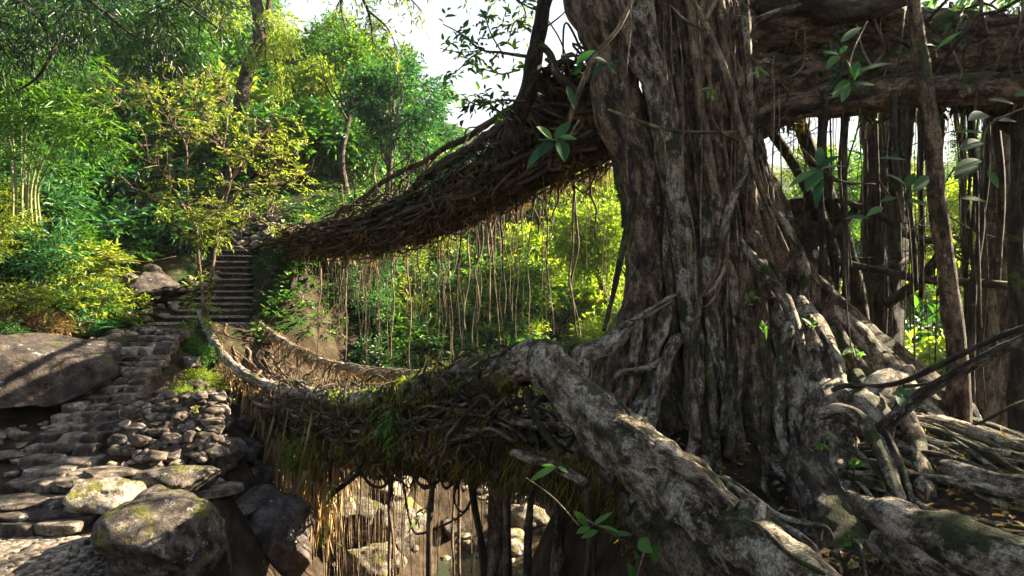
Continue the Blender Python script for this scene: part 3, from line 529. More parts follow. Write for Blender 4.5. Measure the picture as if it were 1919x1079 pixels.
# smaller roots over the base
SR = [[(1090, 705, 6.9, 40), (1098, 672, 7.0, 44), (1140, 645, 7.2, 40), (1190, 612, 7.5, 30)], [(1195, 600, 7.4, 18), (1186, 680, 7.2, 20), (1165, 742, 7.0, 22), (1158, 790, 6.8, 22)],
      [(1246, 590, 7.3, 24), (1226, 655, 7.2, 25), (1214, 720, 7.1, 26), (1188, 770, 6.9, 24)], [(1268, 640, 7.2, 20), (1240, 680, 7.1, 17), (1200, 694, 7.0, 14), (1160, 697, 6.95, 13)],
      [(1262, 650, 7.1, 24), (1236, 715, 7.0, 26), (1226, 780, 6.85, 26), (1210, 830, 6.6, 26)], [(1225, 690, 7.2, 20), (1210, 750, 7.0, 24), (1200, 800, 6.8, 26)], [(1180, 690, 7.1, 22), (1168, 730, 7.0, 26), (1150, 790, 6.8, 24)],
      [(1310, 700, 7.1, 20), (1304, 790, 6.8, 22), (1292, 850, 6.5, 24)], [(1335, 600, 7.4, 26), (1352, 690, 7.2, 28), (1376, 780, 6.9, 32), (1385, 850, 6.6, 32)], [(1120, 650, 7.2, 14), (1150, 630, 7.25, 12), (1200, 590, 7.4, 10), (1265, 550, 7.4, 8)],
      [(1390, 460, 7.4, 16), (1440, 520, 7.2, 22), (1475, 575, 7.0, 24), (1495, 640, 6.8, 20)], [(1480, 620, 6.9, 26), (1460, 700, 6.7, 24), (1465, 790, 6.4, 24), (1480, 870, 6.1, 20)],
      [(1530, 610, 6.8, 13), (1560, 665, 6.6, 15), (1580, 722, 6.4, 15), (1600, 735, 6.3, 14), (1592, 765, 6.2, 12), (1550, 775, 6.1, 10)], [(1600, 735, 6.3, 13), (1560, 750, 6.3, 11), (1510, 757, 6.3, 8)],
      [(1600, 790, 5.6, 12), (1640, 815, 5.4, 18), (1665, 870, 5.1, 18), (1690, 935, 4.8, 14), (1700, 975, 4.6, 12)], [(1660, 815, 5.35, 10), (1690, 880, 5.05, 14), (1712, 940, 4.8, 10)],
      [(1555, 810, 5.7, 8), (1610, 850, 5.4, 14), (1650, 890, 5.1, 12), (1670, 940, 4.9, 8)], [(1670, 935, 4.75, 8), (1700, 955, 4.65, 10), (1730, 965, 4.5, 7)],
      [(1095, 720, 5.95, 26), (1150, 760, 5.75, 30), (1200, 800, 5.4, 32), (1260, 850, 4.95, 30), (1300, 880, 4.7, 26)], [(1120, 745, 5.7, 16), (1140, 740, 5.7, 18), (1170, 770, 5.5, 16)],
      [(1238, 872, 4.65, 18), (1270, 850, 4.7, 22), (1310, 862, 4.7, 22), (1330, 880, 4.75, 16)], [(1392, 950, 3.75, 16), (1402, 940, 3.72, 20), (1396, 985, 3.55, 20), (1390, 1040, 3.5, 18)], [(1412, 960, 3.7, 16), (1418, 950, 3.66, 18), (1412, 980, 3.55, 18), (1402, 1010, 3.5, 12)], [(1428, 972, 3.65, 12), (1430, 965, 3.6, 14), (1426, 1000, 3.5, 12)],
      [(1295, 870, 4.55, 12), (1302, 900, 4.4, 15), (1330, 950, 4.1, 9), (1360, 1000, 3.85, 8), (1390, 1030, 3.6, 9)], [(1400, 990, 3.55, 4), (1430, 1050, 3.4, 5), (1450, 1090, 3.3, 5)],
      [(1204, 800, 5.15, 12), (1185, 845, 5.0, 14), (1155, 880, 5.05, 12)], [(1350, 900, 4.6, 12), (1420, 950, 4.2, 16), (1490, 1000, 3.9, 14), (1530, 1040, 3.7, 10)], [(1380, 910, 4.5, 10), (1450, 960, 4.2, 12), (1500, 975, 4.1, 14), (1545, 985, 4.1, 10)],
      [(1690, 700, 6.4, 30), (1640, 735, 6.0, 60), (1620, 760, 5.8, 66), (1650, 790, 5.6, 50)]]
def ends(lst):
    a, b, y, z = np.array(lst[0]), np.array(lst[1]), np.array(lst[-2]), np.array(lst[-1]); f = a + (a - b) * .35; f[2] = a[2] + .25; f[3] = a[3] * .4; e = z + (z - y) * .35; e[1] += 22; e[3] = z[3] * .5
    return [tuple(f)] + list(lst) + [tuple(e)]
for lst in map(ends, SR): one('surface_root', M['figpale'], FIG, lst, sides=12, step=.05, wob=.03, wobf=2.5, lump=.2, lumpf=6)
for k in range(44):       # upright ropes of root standing against the foot of the trunk
    px = r_.uniform(1300, 1560); y0 = r_.uniform(470, 640) if px < 1450 else r_.uniform(600, 720); dx = (px - 1380) * .12; Yb = 7.3 - .2 * abs((px - 1350) / 100)
    one('prop_root', M[['figpale', 'fig', 'figpale', 'mossy'][k % 4]], FIG, [(px - dx, y0, Yb + .5, 9), (px, y0 + 110, Yb + .15, r_.uniform(9, 18)), (px + dx * .5, y0 + 230, Yb - .25, r_.uniform(12, 24)), (px + dx + r_.uniform(-15, 15), y0 + 340, Yb - .8, r_.uniform(14, 28))], sides=10, step=.06, wob=.06, wobf=1.6, lump=.18, lumpf=6)
for k in range(98):       # roots flowing down and out over the mound
    a = R(r_.uniform(-108, 8)); rd = r_.uniform(1.0, 2.4); L = r_.uniform(1.0, 3.2); n_ = 9; pts = []; rt = r_.choice([.02, .03, .045, .075], p=[.3, .35, .25, .1]); a2 = a
    x, y = 2.9 + rd * math.cos(a), 8.3 + rd * math.sin(a)
    for q in range(n_):
        dr = a2 * .6 + R(-52) * .4; x += L / n_ * math.cos(dr); y += L / n_ * math.sin(dr); a2 += r_.normal(0, .28)
        up = max(0, 1.35 - math.hypot(x - 2.9, y - 8.3)) * .9; pts.append([x, y, hz(x, y) + rt * .5 + up + .03 - .1 * (q == n_ - 1)])
    if min(p[1] for p in pts) < 3.0 or (pts[-1][0] < 1.6): pts = pts[:6]
    mb = MB(); tube(mb, pts, np.linspace(1.2, .45, len(pts)) * rt, sides=12, step=.04, wob=.06, wobf=1.6, lump=.25, lumpf=7, octv=4)
    mb.build('creeping_root', M[['figpale', 'bigroot', 'figpale', 'bigroot', 'mossy'][k % 5]], FIG)
# rooty earth mound in front of the tree
# limbs
for lst, m, e in [([(1370, 185, 8.6, 150), (1450, 165, 8.5, 125), (1560, 150, 8.2, 108), (1680, 135, 7.9, 112), (1800, 120, 7.6, 100), (1930, 95, 7.2, 96), (2060, 70, 6.9, 100)], 'fig', 1.0),
                  ([(1360, 60, 8.5, 130), (1460, 60, 8.3, 90), (1580, 55, 8.1, 80), (1720, 62, 7.8, 84), (1850, 70, 7.4, 80), (1990, 60, 7.1, 84)], 'fig', 1),
                  ([(1400, 240, 8.4, 70), (1480, 200, 8.1, 60), (1580, 185, 7.8, 66), (1700, 170, 7.5, 60), (1820, 165, 7.2, 56), (1960, 170, 6.9, 60)], 'fig', 1),
                  ([(1700, 150, 7.9, 60), (1780, 165, 7.8, 44), (1850, 195, 7.7, 40), (1900, 230, 7.6, 44), (1950, 260, 7.5, 40)], 'figdark', 1),
                  ([(1420, 10, 8.0, 50), (1500, 5, 7.9, 40), (1600, 20, 7.7, 40), (1700, -10, 7.5, 40)], 'figdark', 1),
                  ([(950, 275, 9.6, 34), (985, 180, 9.4, 32), (1000, 110, 9.2, 31), (1018, 20, 9.0, 30), (1030, -90, 8.8, 30)], 'figdark', 1),
                  ([(1000, 75, 9.1, 12), (1030, 100, 9.0, 12), (1045, 140, 8.9, 14), (1090, 180, 8.7, 16)], 'figdark', 1),
                  ([(1240, -60, 8.6, 300), (1260, -200, 8.8, 320), (1280, -400, 9.0, 300)], 'fig', 1),
                  ([(1390, 60, 7.9, 14), (1430, 35, 7.8, 14), (1500, 10, 7.7, 12)], 'figpale', 1)]:
    one('branch', M[m], FIG, lst, sides=30, step=.06, lump=.27, lumpf=2.2, octv=5)
# roots and stems hanging free or running down the trunk
AR = [([(1395, -20, 7.3, 16), (1400, 60, 7.25, 16), (1405, 150, 7.2, 14), (1407, 240, 7.15, 12), (1400, 310, 7.1, 13), (1375, 370, 7.1, 15), (1358, 430, 7.1, 15), (1345, 490, 7.1, 13), (1330, 540, 7.1, 10)], 'figpale'),
      ([(1288, -20, 7.2, 9), (1330, 60, 7.15, 11), (1365, 150, 7.1, 13), (1385, 230, 7.1, 14), (1400, 280, 7.1, 12), (1440, 390, 7.2, 9), (1475, 470, 7.4, 8)], 'twig'),
      ([(1345, -10, 7.2, 9), (1320, 40, 7.15, 9)], 'twig'), ([(1255, 10, 7.2, 5), (1285, 40, 7.2, 6), (1325, 57, 7.15, 5)], 'twig'),
      ([(1140, 205, 7.4, 5), (1190, 225, 7.2, 6), (1250, 243, 7.1, 6), (1320, 247, 7.05, 6), (1385, 247, 7.05, 6)], 'twig'),
      ([(1330, 160, 7.0, 3), (1332, 210, 7.0, 4), (1350, 245, 7.0, 4), (1385, 265, 7.05, 6)], 'twig'),
      ([(1195, -20, 7.3, 7), (1160, 50, 7.3, 9), (1120, 100, 7.35, 10), (1095, 150, 7.4, 11), (1075, 200, 7.5, 10), (1060, 250, 7.6, 8)], 'twig'),
      ([(1190, 360, 7.6, 12), (1175, 420, 7.5, 13), (1162, 490, 7.4, 13), (1148, 560, 7.3, 10), (1132, 620, 7.2, 8)], 'figdark'), ([(1182, 300, 7.7, 10), (1180, 350, 7.6, 14), (1188, 375, 7.6, 12)], 'figdark'),
      ([(1190, 540, 7.4, 7), (1165, 580, 7.3, 6), (1135, 630, 7.2, 6)], 'root'), ([(1262, 563, 7.2, 5), (1215, 590, 7.2, 6), (1190, 600, 7.2, 5)], 'root'),
      ([(1340, 495, 7.1, 7), (1322, 545, 7.05, 7), (1310, 560, 7.0, 5), (1320, 575, 7.0, 5), (1345, 545, 7.05, 6), (1350, 500, 7.1, 6)], 'twig'),
      ([(1360, 430, 7.1, 9), (1362, 490, 7.1, 9), (1345, 530, 7.05, 7), (1320, 555, 7.05, 5)], 'twig'),
      ([(1480, 190, 9.0, 24), (1530, 310, 9.0, 26), (1570, 410, 9.1, 26), (1602, 520, 9.2, 26), (1620, 640, 9.2, 30)], 'figdark'), ([(1420, 210, 8.8, 20), (1500, 330, 8.8, 18), (1560, 470, 9.0, 20), (1560, 600, 9, 22)], 'figdark'),
      ([(1520, 420, 9, 40), (1530, 500, 9, 50), (1540, 640, 9, 60)], 'figdark'), ([(1490, 380, 9.2, 60), (1500, 500, 9.0, 80), (1530, 650, 8.8, 110)], 'figdark'),
      ([(1480, 400, 8.9, 14), (1560, 375, 8.9, 10), (1650, 405, 8.8, 12), (1700, 440, 8.7, 14), (1755, 452, 8.6, 14)], 'figdark'), ([(1570, 490, 8.9, 14), (1640, 505, 8.8, 15), (1760, 527, 8.5, 16), (1860, 532, 8.2, 16), (1960, 540, 8, 14)], 'figdark'),
      ([(1660, 570, 8.8, 20), (1720, 530, 8.7, 20), (1765, 470, 8.6, 18)], 'figdark'), ([(1480, 440, 8.9, 22), (1530, 455, 9, 18), (1580, 420, 9, 16), (1610, 380, 9, 14)], 'figdark'), ([(1500, 275, 8.4, 5), (1560, 335, 8.3, 5), (1610, 345, 8.3, 5), (1640, 335, 8.2, 4), (1670, 370, 8.2, 4)], 'twig')]
for lst, m in AR: one('aerial_root', M[m], FIG, lst, sides=9, step=.06, wob=.012, wobf=2, lump=.12, lumpf=6)
LIMB = PX([(1420, 160, 8.4), (1560, 140, 8.1), (1700, 125, 7.8), (1850, 105, 7.4), (2000, 85, 7.0)])
strand_bundle(LIMB, 34, .55, .62, (.008, .04), r_, amp=.10, seg=(.15, .5)).build('limb_root', M['rootdark'], FIG)
loops(LIMB, 20, .5, .55, (.006, .02), r_, .08).build('limb_root', M['twig'], FIG)
o = dead(LIMB, 420, .5, .5, .16, r_, .5).build('epiphyte_leaves', M['leafd'], FIG); o['kind'] = 'stuff'
clumps(LIMB, 50, 36, np.array([.3, .3, .42]), .14, r_, 'hanging_moss', M['mossf'], FIG, 0, 1, .35)
for k in range(52):       # thin cords hanging from the upper limb, right of the trunk, and a few down the trunk face
    if k < 38: px = r_.uniform(1490, 1919); Yk = r_.uniform(6.8, 10.5); y0 = 170; y1 = r_.choice([r_.uniform(330, 560), r_.uniform(600, 860)]); wd = r_.choice([2.2, 3, 4, 6, 9, 12], p=[.25, .25, .2, .15, .1, .05])
    else: px = r_.uniform(1180, 1460); Yk = r_.uniform(7.0, 7.25); y0 = r_.uniform(-20, 200); y1 = y0 + r_.uniform(150, 480); wd = r_.uniform(1.5, 3)
    n_ = 6; xs = px + np.cumsum(r_.normal(0, 5 if k < 38 else 2, n_))
    one('aerial_root', M['figdark' if k < 38 else 'twig'], FIG, [(xs[q], y0 + (y1 - y0) * q / (n_ - 1), Yk, wd) for q in range(n_)], sides=6, step=.12, wob=.03, lump=.1)
mb = MB()
for k in range(70):
    px = r_.uniform(1480, 1930); Yk = r_.uniform(7, 11); y1 = r_.uniform(260, 720); n_ = 5; xs = px + np.cumsum(r_.normal(0, 4, n_)); p = PX([(xs[q], 160 + (y1 - 160) * q / 4, Yk) for q in range(n_)]); tube(mb, p, r_.uniform(.003, .007), sides=4, step=.3, wob=.05, lump=0)
for k in range(45):
    px = r_.uniform(1480, 1930); py = r_.uniform(190, 560); Yk = r_.uniform(8, 11); a = P(px, py, Yk); d = nrm(r_.normal(size=3) * [1, .5, .8]); L = r_.uniform(.4, 1.4); tube(mb, [a, a + d * L * .5 + r_.normal(size=3) * .1, a + d * L + r_.normal(size=3) * .2], [.012, .008, .003], sides=5, step=.12, wob=.06)
o = mb.build('fine_roots', M['figdark'], FIG); o['kind'] = 'stuff'
# unseen crown; clumps over and behind the camera are added to shade the trunk
mb = MB(); wd = MB()
c, d = blobpts([((2.5, 8.5, 8.2), (4.0, 3.0, 1.8)), ((6.5, 7.0, 7.2), (3.2, 2.6, 1.8)), ((-.5, 7.2, 8.8), (2.6, 2.2, 1.4)), ((5.5, 10, 8.5), (3, 2.5, 1.5)), ((1, 2.5, 5.5), (3, 2, 1.2)), ((-2.5, -2.5, 6.5), (3.5, 2.5, 1.6)), ((8.5, 4, 4.8), (2, 2, 1.6))], 1500, r_, .8, -.1, 3)
twigs(mb, c, d + np.array([0, 0, .2]), 8, .55, .20, .09, r_, .45, .2, wd)
mb.build('crown', M['bigleaf'], FIG)
for a, b in [((2.4, 8.7, 6), (6.5, 7, 7.2)), ((2.3, 8.7, 6), (-.5, 7.2, 8.8)), ((2.4, 8.7, 6), (5.5, 10, 8.5)), ((2.3, 8.7, 6), (2.5, 8.5, 8.6))]:
    mb = MB(); a, b = np.array(a), np.array(b); tube(mb, [a, (a + b) / 2 + [0, 0, .4], b], [.35, .22, .1], sides=12, step=.2, wob=.1); mb.build('branch', M['fig'], FIG)

# ------------------------------------------------------------------ upper root bridge
UB = PX([(545, 445, 19.0), (600, 447, 18.0), (660, 450, 17), (730, 437, 15.7), (800, 415, 14.5), (880, 378, 13.2), (960, 340, 12), (1040, 300, 10.8), (1110, 265, 9.8), (1180, 235, 8.9)])
BR1 = thing('root_bridge', UB[0] - [0, 0, .5], 'upper dark root bridge woven thick with tangled rails, climbing to the fig trunk', 'bridge')
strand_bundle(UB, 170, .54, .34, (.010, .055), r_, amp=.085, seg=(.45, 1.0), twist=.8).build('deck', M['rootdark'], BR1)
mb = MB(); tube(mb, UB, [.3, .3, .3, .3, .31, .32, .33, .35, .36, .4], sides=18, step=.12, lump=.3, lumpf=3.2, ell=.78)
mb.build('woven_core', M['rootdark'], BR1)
UR = [[(600, 420, 17.6, 12), (690, 405, 16.2, 16), (754, 372, 15.2, 18), (803, 326, 14.2, 20), (876, 283, 13.0, 22), (960, 228, 11.7, 26), (1060, 178, 10.2, 30), (1130, 140, 9.2, 36)],
      [(640, 410, 18.2, 8), (705, 350, 17.0, 9), (760, 320, 16.0, 10), (825, 283, 14.9, 11), (900, 240, 13.6, 13), (985, 190, 12.2, 16), (1090, 130, 10.4, 20)],
      [(730, 405, 15.4, 14), (820, 360, 14.0, 20), (900, 310, 12.7, 26), (980, 262, 11.4, 30), (1060, 225, 10.2, 34), (1140, 190, 9.2, 40)]]
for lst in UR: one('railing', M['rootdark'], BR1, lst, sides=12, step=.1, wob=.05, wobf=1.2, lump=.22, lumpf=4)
for x0, y0, x1, y1, Yk, wd in [(705, 352, 690, 405, 16.6, 4), (735, 335, 730, 400, 16, 4), (708, 295, 707, 352, 16.8, 4), (705, 352, 735, 385, 16.6, 4), (720, 330, 770, 290, 16, 3), (765, 320, 755, 370, 15.6, 4), (805, 300, 795, 330, 15, 4), (770, 290, 740, 380, 15.5, 3), (690, 400, 660, 380, 16.6, 4), (660, 380, 720, 375, 16.6, 4), (735, 380, 780, 378, 15.6, 4), (850, 260, 830, 310, 14, 4), (640, 345, 650, 410, 17.5, 3), (810, 345, 835, 300, 14.2, 6), (880, 250, 870, 300, 13.2, 4)]:
    one('railing_post', M['root'], BR1, [(x0, y0, Yk, wd), ((x0 + x1) / 2 + r_.uniform(-6, 6), (y0 + y1) / 2, Yk, wd), (x1, y1, Yk - .2, wd)], sides=7, step=.08, wob=.03, lump=.15)
rA, rB, rC = [PX(l) for l in UR]
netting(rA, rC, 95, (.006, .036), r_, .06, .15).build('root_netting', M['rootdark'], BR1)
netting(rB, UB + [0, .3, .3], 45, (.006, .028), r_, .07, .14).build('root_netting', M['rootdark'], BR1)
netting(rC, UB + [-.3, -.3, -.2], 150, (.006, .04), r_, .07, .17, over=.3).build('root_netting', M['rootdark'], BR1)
# the denser tangle where the rails meet the tree
TA = PX([(930, 260, 11.5), (975, 190, 10.5), (1010, 140, 9.8), (1060, 110, 9.3)]); TB = PX([(1000, 330, 11), (1080, 290, 10), (1150, 250, 9), (1160, 120, 8.6)])
netting(TA, TB, 120, (.012, .04), r_, .25, .2).build('root_netting', M['rootdark'], BR1)
# fuzz of fine rootlets on the whole bridge
loops(UB, 60, .56, .38, (.008, .032), r_, .11).build('root_wrap', M['rootdark'], BR1)
o = dead(UB, 1300, .58, .42, .17, r_).build('dead_leaves', M['dry'], BR1); o['kind'] = 'stuff'
o = dead(PX([q[:3] for q in UR[2]]), 1500, .25, .3, .16, r_, .2).build('dead_leaves', M['leafd'], BR1); o['kind'] = 'stuff'
o = fringe(UB, 700, .56, .4, .16, .010, r_, .25, out=.9).build('rootlets', M['rootf'], BR1); o['kind'] = 'stuff'
o = fringe(UB[:9], 800, .46, .4, .22, .007, r_, .3, below=True, out=.2).build('rootlets', M['rootf'], BR1); o['kind'] = 'stuff'
mb = MB()
for k in range(110):
    t = r_.uniform(.04, .97); c = interp(UB, np.array([t]))[0] + [r_.uniform(-.5, .5), r_.uniform(-.5, .5), -.3]; L = r_.uniform(.3, 1.1) if r_.random() < .6 else r_.uniform(1, 3); n_ = 5
    tube(mb, c + np.stack([np.cumsum(r_.normal(0, .03, n_)), np.cumsum(r_.normal(0, .03, n_)), -np.linspace(0, L, n_)], -1), r_.uniform(.003, .006), sides=4, step=.3, wob=.05, wobf=1.5, lump=0)
o = mb.build('fine_roots', M['root'], BR1); o['kind'] = 'stuff'
HC = r_.uniform(.04, .95, 26)
for k in range(30):      # loose branches springing from the bridge top
    t = r_.uniform(.2, .9); a = interp(UB, np.array([t]))[0] + [r_.uniform(-.3, .3), 0, .3]; d = nrm(np.array([r_.uniform(-.2, .9), r_.uniform(-.9, .2), r_.uniform(.5, 1.2)])); L = r_.uniform(.5, 1.5)
    mb = MB(); tube(mb, [a, a + d * L * .5 + r_.normal(size=3) * .1, a + d * L + r_.normal(size=3) * .15 + [.2, -.2, 0]], [.03, .02, .008], sides=7, step=.08, wob=.06, lump=.2); mb.build('loose_branch', M['rootdark'], BR1)
for k in range(95):       # long roots hanging from its underside
    t = np.clip(r_.choice(HC) + r_.normal(0, .018), .04, .95); c = interp(UB, np.array([t]))[0]; c = c + [r_.uniform(-.4, .4), r_.uniform(-.4, .4), -.38]; L = r_.choice([r_.uniform(.3, 1.4), r_.uniform(1.2, 3.6)]) * (1.0 if t > .25 else .9)
    mb = MB(); n_ = 6; pts = c + np.stack([np.cumsum(r_.normal(0, .045, n_)), np.cumsum(r_.normal(0, .045, n_)), -np.linspace(0, L, n_)], -1)
    tube(mb, pts, r_.choice([.004, .006, .009, .013, .02]) * np.linspace(1.2, .7, n_), sides=5, step=.12, wob=.05, wobf=1.6); mb.build('hanging_root', M[['root', 'rootdark', 'twig'][k % 3]], BR1)
for k in range(16):       # looped roots slung below the deck
    t = r_.uniform(.2, .93); a = interp(UB, np.array([t]))[0] + [r_.uniform(-.4, .2), -.3, -.32]; b = interp(UB, np.array([min(1, t + r_.uniform(.04, .1))]))[0] + [0, -.25, -.35]; m_ = (a + b) / 2 - [0, 0, r_.uniform(.1, .45)]
    mb = MB(); tube(mb, [a, a * .8 + m_ * .2 - [0, 0, .12], m_, b * .8 + m_ * .2 - [0, 0, .12], b], r_.uniform(.010, .022), sides=6, step=.06, wob=.03); mb.build('hanging_root', M['root'], BR1)

# ------------------------------------------------------------------ lower root bridge
RN = [(374, 585, 17.0, 9), (392, 625, 16.4, 11), (415, 662, 15.7, 12), (445, 692, 14.9, 13), (485, 715, 14.0, 14), (540, 733, 13, 15), (600, 744, 12, 20), (650, 752, 11.2, 24), (720, 748, 10.2, 36), (790, 728, 9.3, 50), (860, 706, 8.5, 60), (930, 692, 7.8, 66), (985, 688, 7.3, 66)]
RF = [(478, 595, 18.2, 7), (500, 618, 17.6, 9), (540, 645, 16.6, 12), (590, 670, 15.4, 13), (640, 686, 14.3, 13), (700, 697, 13.2, 14), (770, 703, 12.0, 15), (840, 706, 10.9, 18), (900, 706, 10.0, 22), (960, 704, 9.2, 26)]
BR2 = thing('root_bridge', P(430, 690, 16.5), 'lower mossy root bridge with pale gnarled handrails sagging toward the stone steps', 'bridge')
one('railing', M['rail'], BR2, [(a, b, c, d * 1.35) for a, b, c, d in RN[:9]], sides=12, step=.06, wob=.03, wobf=2, lump=.3, lumpf=5)
one('railing', M['mossy'], BR2, RN[8:], sides=20, step=.06, wob=.03, wobf=1.5, lump=.24, lumpf=4)
one('railing', M['rail'], BR2, RF, sides=12, step=.07, wob=.04, wobf=2, lump=.3, lumpf=5)
pn, pf = PX(RN), PX(RF)
for base, n_ in ((pn, 26), (pf, 20)):     # thinner roots wound round each rail
    mb = MB()
    for k in range(n_):
        t0 = r_.uniform(0, .85); t = np.linspace(t0, min(1, t0 + r_.uniform(.1, .3)), 14); c = interp(base, t); rad = np.interp(t, [0, .5, .7, 1], [.06, .1, .15, .22] if base is pn else [.05, .09, .09, .1]); ph = r_.uniform(0, 6) + (t - t0) * r_.uniform(15, 40)
        g = nrm(np.gradient(c, axis=0)); s = nrm(np.cross(g, [0, 0, 1.0])); u = np.cross(s, g); c = c + s * (rad * np.cos(ph))[:, None] + u * (rad * np.sin(ph))[:, None]
        tube(mb, c, r_.uniform(.012, .03), sides=6, step=.06, lump=.2, lumpf=8)
    mb.build('root_wrap', M['rail'], BR2)
tt = np.linspace(0, 1, 12); mid = (interp(pn, tt) + interp(pf, tt)) / 2; DK = mid - np.stack([tt * 0, tt * 0, np.interp(tt, [0, .15, .5, .85, 1], [.4, .6, .9, .95, .8])], -1)
strand_bundle(DK, 190, .62, .14, (.016, .05), r_, amp=.06, twist=.6).build('deck', M['root'], BR2)
mb = MB(); tube(mb, DK + [0, 0, -.12], [.12, .15, .2, .25] + [.32] * 8, sides=14, step=.12, lump=.4, lumpf=3, ell=.5); mb.build('woven_core', M['mossy'], BR2)
g = nrm(np.gradient(DK, axis=0)); sd = nrm(np.cross(g, [0, 0, 1.0])); 
eN = DK + sd * .55 * (1 if (sd[5] @ (pn[6] - DK[5])) > 0 else -1); eF = 2 * DK - eN
strand_bundle((pn[4:] + eN[np.linspace(3, 11, len(pn) - 4).astype(int)]) / 2, 110, .16, .42, (.01, .045), r_, amp=.08, seg=(.2, .7), twist=.5).build('side_root', M['root'], BR2)
strand_bundle(DK[4:], 110, .62, .26, (.012, .045), r_, amp=.10, twist=1.5, bias=-.16).build('root_tangle', M['mossy'], BR2)
netting(pn, eN, 70, (.006, .03), r_, .05, .08, over=.1, t1=.45).build('root_netting', M['root'], BR2)
netting(pn, eN, 100, (.005, .036), r_, .12, .20, over=.45, t0=.4).build('root_netting', M['mossy'], BR2)
netting(pf, eF, 120, (.010, .026), r_, .06, .10, over=.2).build('root_netting', M['root'], BR2)
netting(pn, DK - [0, 0, .45], 90, (.005, .03), r_, .12, .28, t0=.4, over=.2).build('root_netting', M['mossy'], BR2)
# beams of root below it on the tree side
for lst, m in [([(700, 800, 10.4, 26), (790, 815, 9.4, 36), (900, 842, 8.5, 46), (1000, 874, 7.7, 56), (1090, 902, 7.1, 60), (1190, 925, 6.5, 64)], 'mossy'), ([(880, 760, 8.4, 14), (925, 772, 8, 15), (980, 790, 7.6, 16), (1060, 800, 7.2, 16)], 'rail'), ([(960, 850, 7.6, 14), (1010, 868, 7.3, 22), (1050, 880, 7.0, 20), (1100, 905, 6.7, 16)], 'figpale'),
               ([(890, 800, 8.2, 12), (960, 760, 7.7, 14), (1040, 745, 7.1, 16)], 'mossy'), ([(985, 735, 7.4, 14), (1010, 790, 7.2, 12), (1050, 850, 7.0, 12)], 'mossy'), ([(780, 740, 9.3, 8), (820, 790, 9.0, 8), (830, 810, 8.9, 8)], 'rail'), ([(920, 700, 7.9, 16), (915, 760, 7.8, 14), (935, 830, 7.8, 12), (925, 900, 7.8, 14)], 'mossy'), ([(1000, 760, 7.2, 12), (1060, 720, 7.0, 12)], 'mossy'), ([(1030, 700, 7.0, 60), (1075, 745, 6.6, 60), (1120, 820, 6.2, 60), (1160, 900, 5.9, 60)], 'mossy')]:
    one('root_beam', M[m], BR2, lst, sides=12, step=.07, wob=.04, wobf=1.5, lump=.25, lumpf=4)
for lst, m in [([(938, 890, 9.0, 40), (935, 960, 9.0, 40), (930, 1040, 9.0, 44), (928, 1180, 9.0, 54), (926, 1340, 9.0, 60)], 'brown'), ([(950, 900, 8.8, 18), (952, 1000, 8.8, 16), (955, 1150, 8.8, 20), (957, 1350, 8.8, 24)], 'brown'), ([(880, 880, 8.9, 14), (890, 950, 8.9, 13), (905, 1030, 8.9, 15), (912, 1150, 8.9, 16), (915, 1320, 8.9, 20)], 'rootdark'), ([(1040, 880, 7.2, 20), (1045, 960, 7.1, 22), (1040, 1060, 7.0, 26), (1035, 1200, 6.9, 30)], 'mossy'), ([(1175, 900, 6.0, 34), (1178, 980, 5.9, 36), (1190, 1080, 5.8, 40), (1195, 1200, 5.7, 46)], 'mossy'), ([(1000, 900, 7.4, 12), (990, 980, 7.3, 14), (985, 1080, 7.2, 15), (980, 1250, 7.2, 16)], 'rootdark'), ([(1262, 980, 4.5, 22), (1270, 1040, 4.5, 24), (1282, 1120, 4.4, 26)], 'mossy'), ([(1230, 960, 4.8, 16), (1236, 1040, 4.7, 18), (1240, 1120, 4.7, 18)], 'rootdark'), ([(1100, 920, 6.5, 16), (1110, 1000, 6.4, 18), (1104, 1120, 6.3, 22)], 'rootdark'), ([(820, 860, 9.4, 9), (810, 930, 9.4, 10), (805, 1010, 9.4, 12), (803, 1150, 9.4, 12)], 'rootdark')]:
    one('root_pillar', M[m], BR2, lst, sides=14, step=.1, wob=.03, lump=.2, lumpf=4)
for lst in [[(690, 800, 10.6, 9), (700, 850, 10.5, 9), (680, 880, 10.4, 11), (650, 905, 10.4, 12), (625, 925, 10.4, 9)], [(665, 860, 10.6, 6), (690, 905, 10.5, 6), (720, 910, 10.4, 6), (745, 870, 10.4, 5)], [(755, 900, 10.2, 4), (770, 985, 10.1, 5), (790, 1000, 10.1, 5), (850, 975, 9.9, 5), (880, 950, 9.7, 4)], [(870, 880, 9.2, 5), (850, 930, 9.2, 5), (870, 960, 9.2, 5), (900, 900, 9.0, 5)], [(625, 830, 11, 8), (618, 890, 11, 7), (622, 930, 11, 6)]]:
    one('hanging_root', M['rootdark'], BR2, lst, sides=8, step=.06, wob=.02, lump=.15)
for k in range(98):
    if k < 40: t = r_.uniform(.03, .35); c = interp(pn, np.array([t]))[0] + [r_.uniform(-.1, .5), r_.uniform(-.2, .9), -.25]; L = r_.uniform(1.2, 2.7) * np.interp(t, [0, .35], [.9, 1.1]); wv = .09
    else: t = r_.uniform(.3, .85); c = interp(DK, np.array([t]))[0] + [r_.uniform(-.6, .4), r_.uniform(-.4, .4), -.35]; L = r_.uniform(1.4, 4.6); wv = .025
    n_ = 7; pts = c + np.stack([np.cumsum(r_.normal(0, wv, n_)), np.cumsum(r_.normal(0, wv, n_)), -np.linspace(0, L, n_)], -1)
    mb = MB(); tube(mb, pts, r_.choice([.006, .008, .012, .018, .03], p=[.3, .3, .2, .12, .08]) * np.linspace(1.15, .75, n_), sides=5, step=.12, wob=.03); mb.build('hanging_root', M['root'], BR2)
mb = MB()
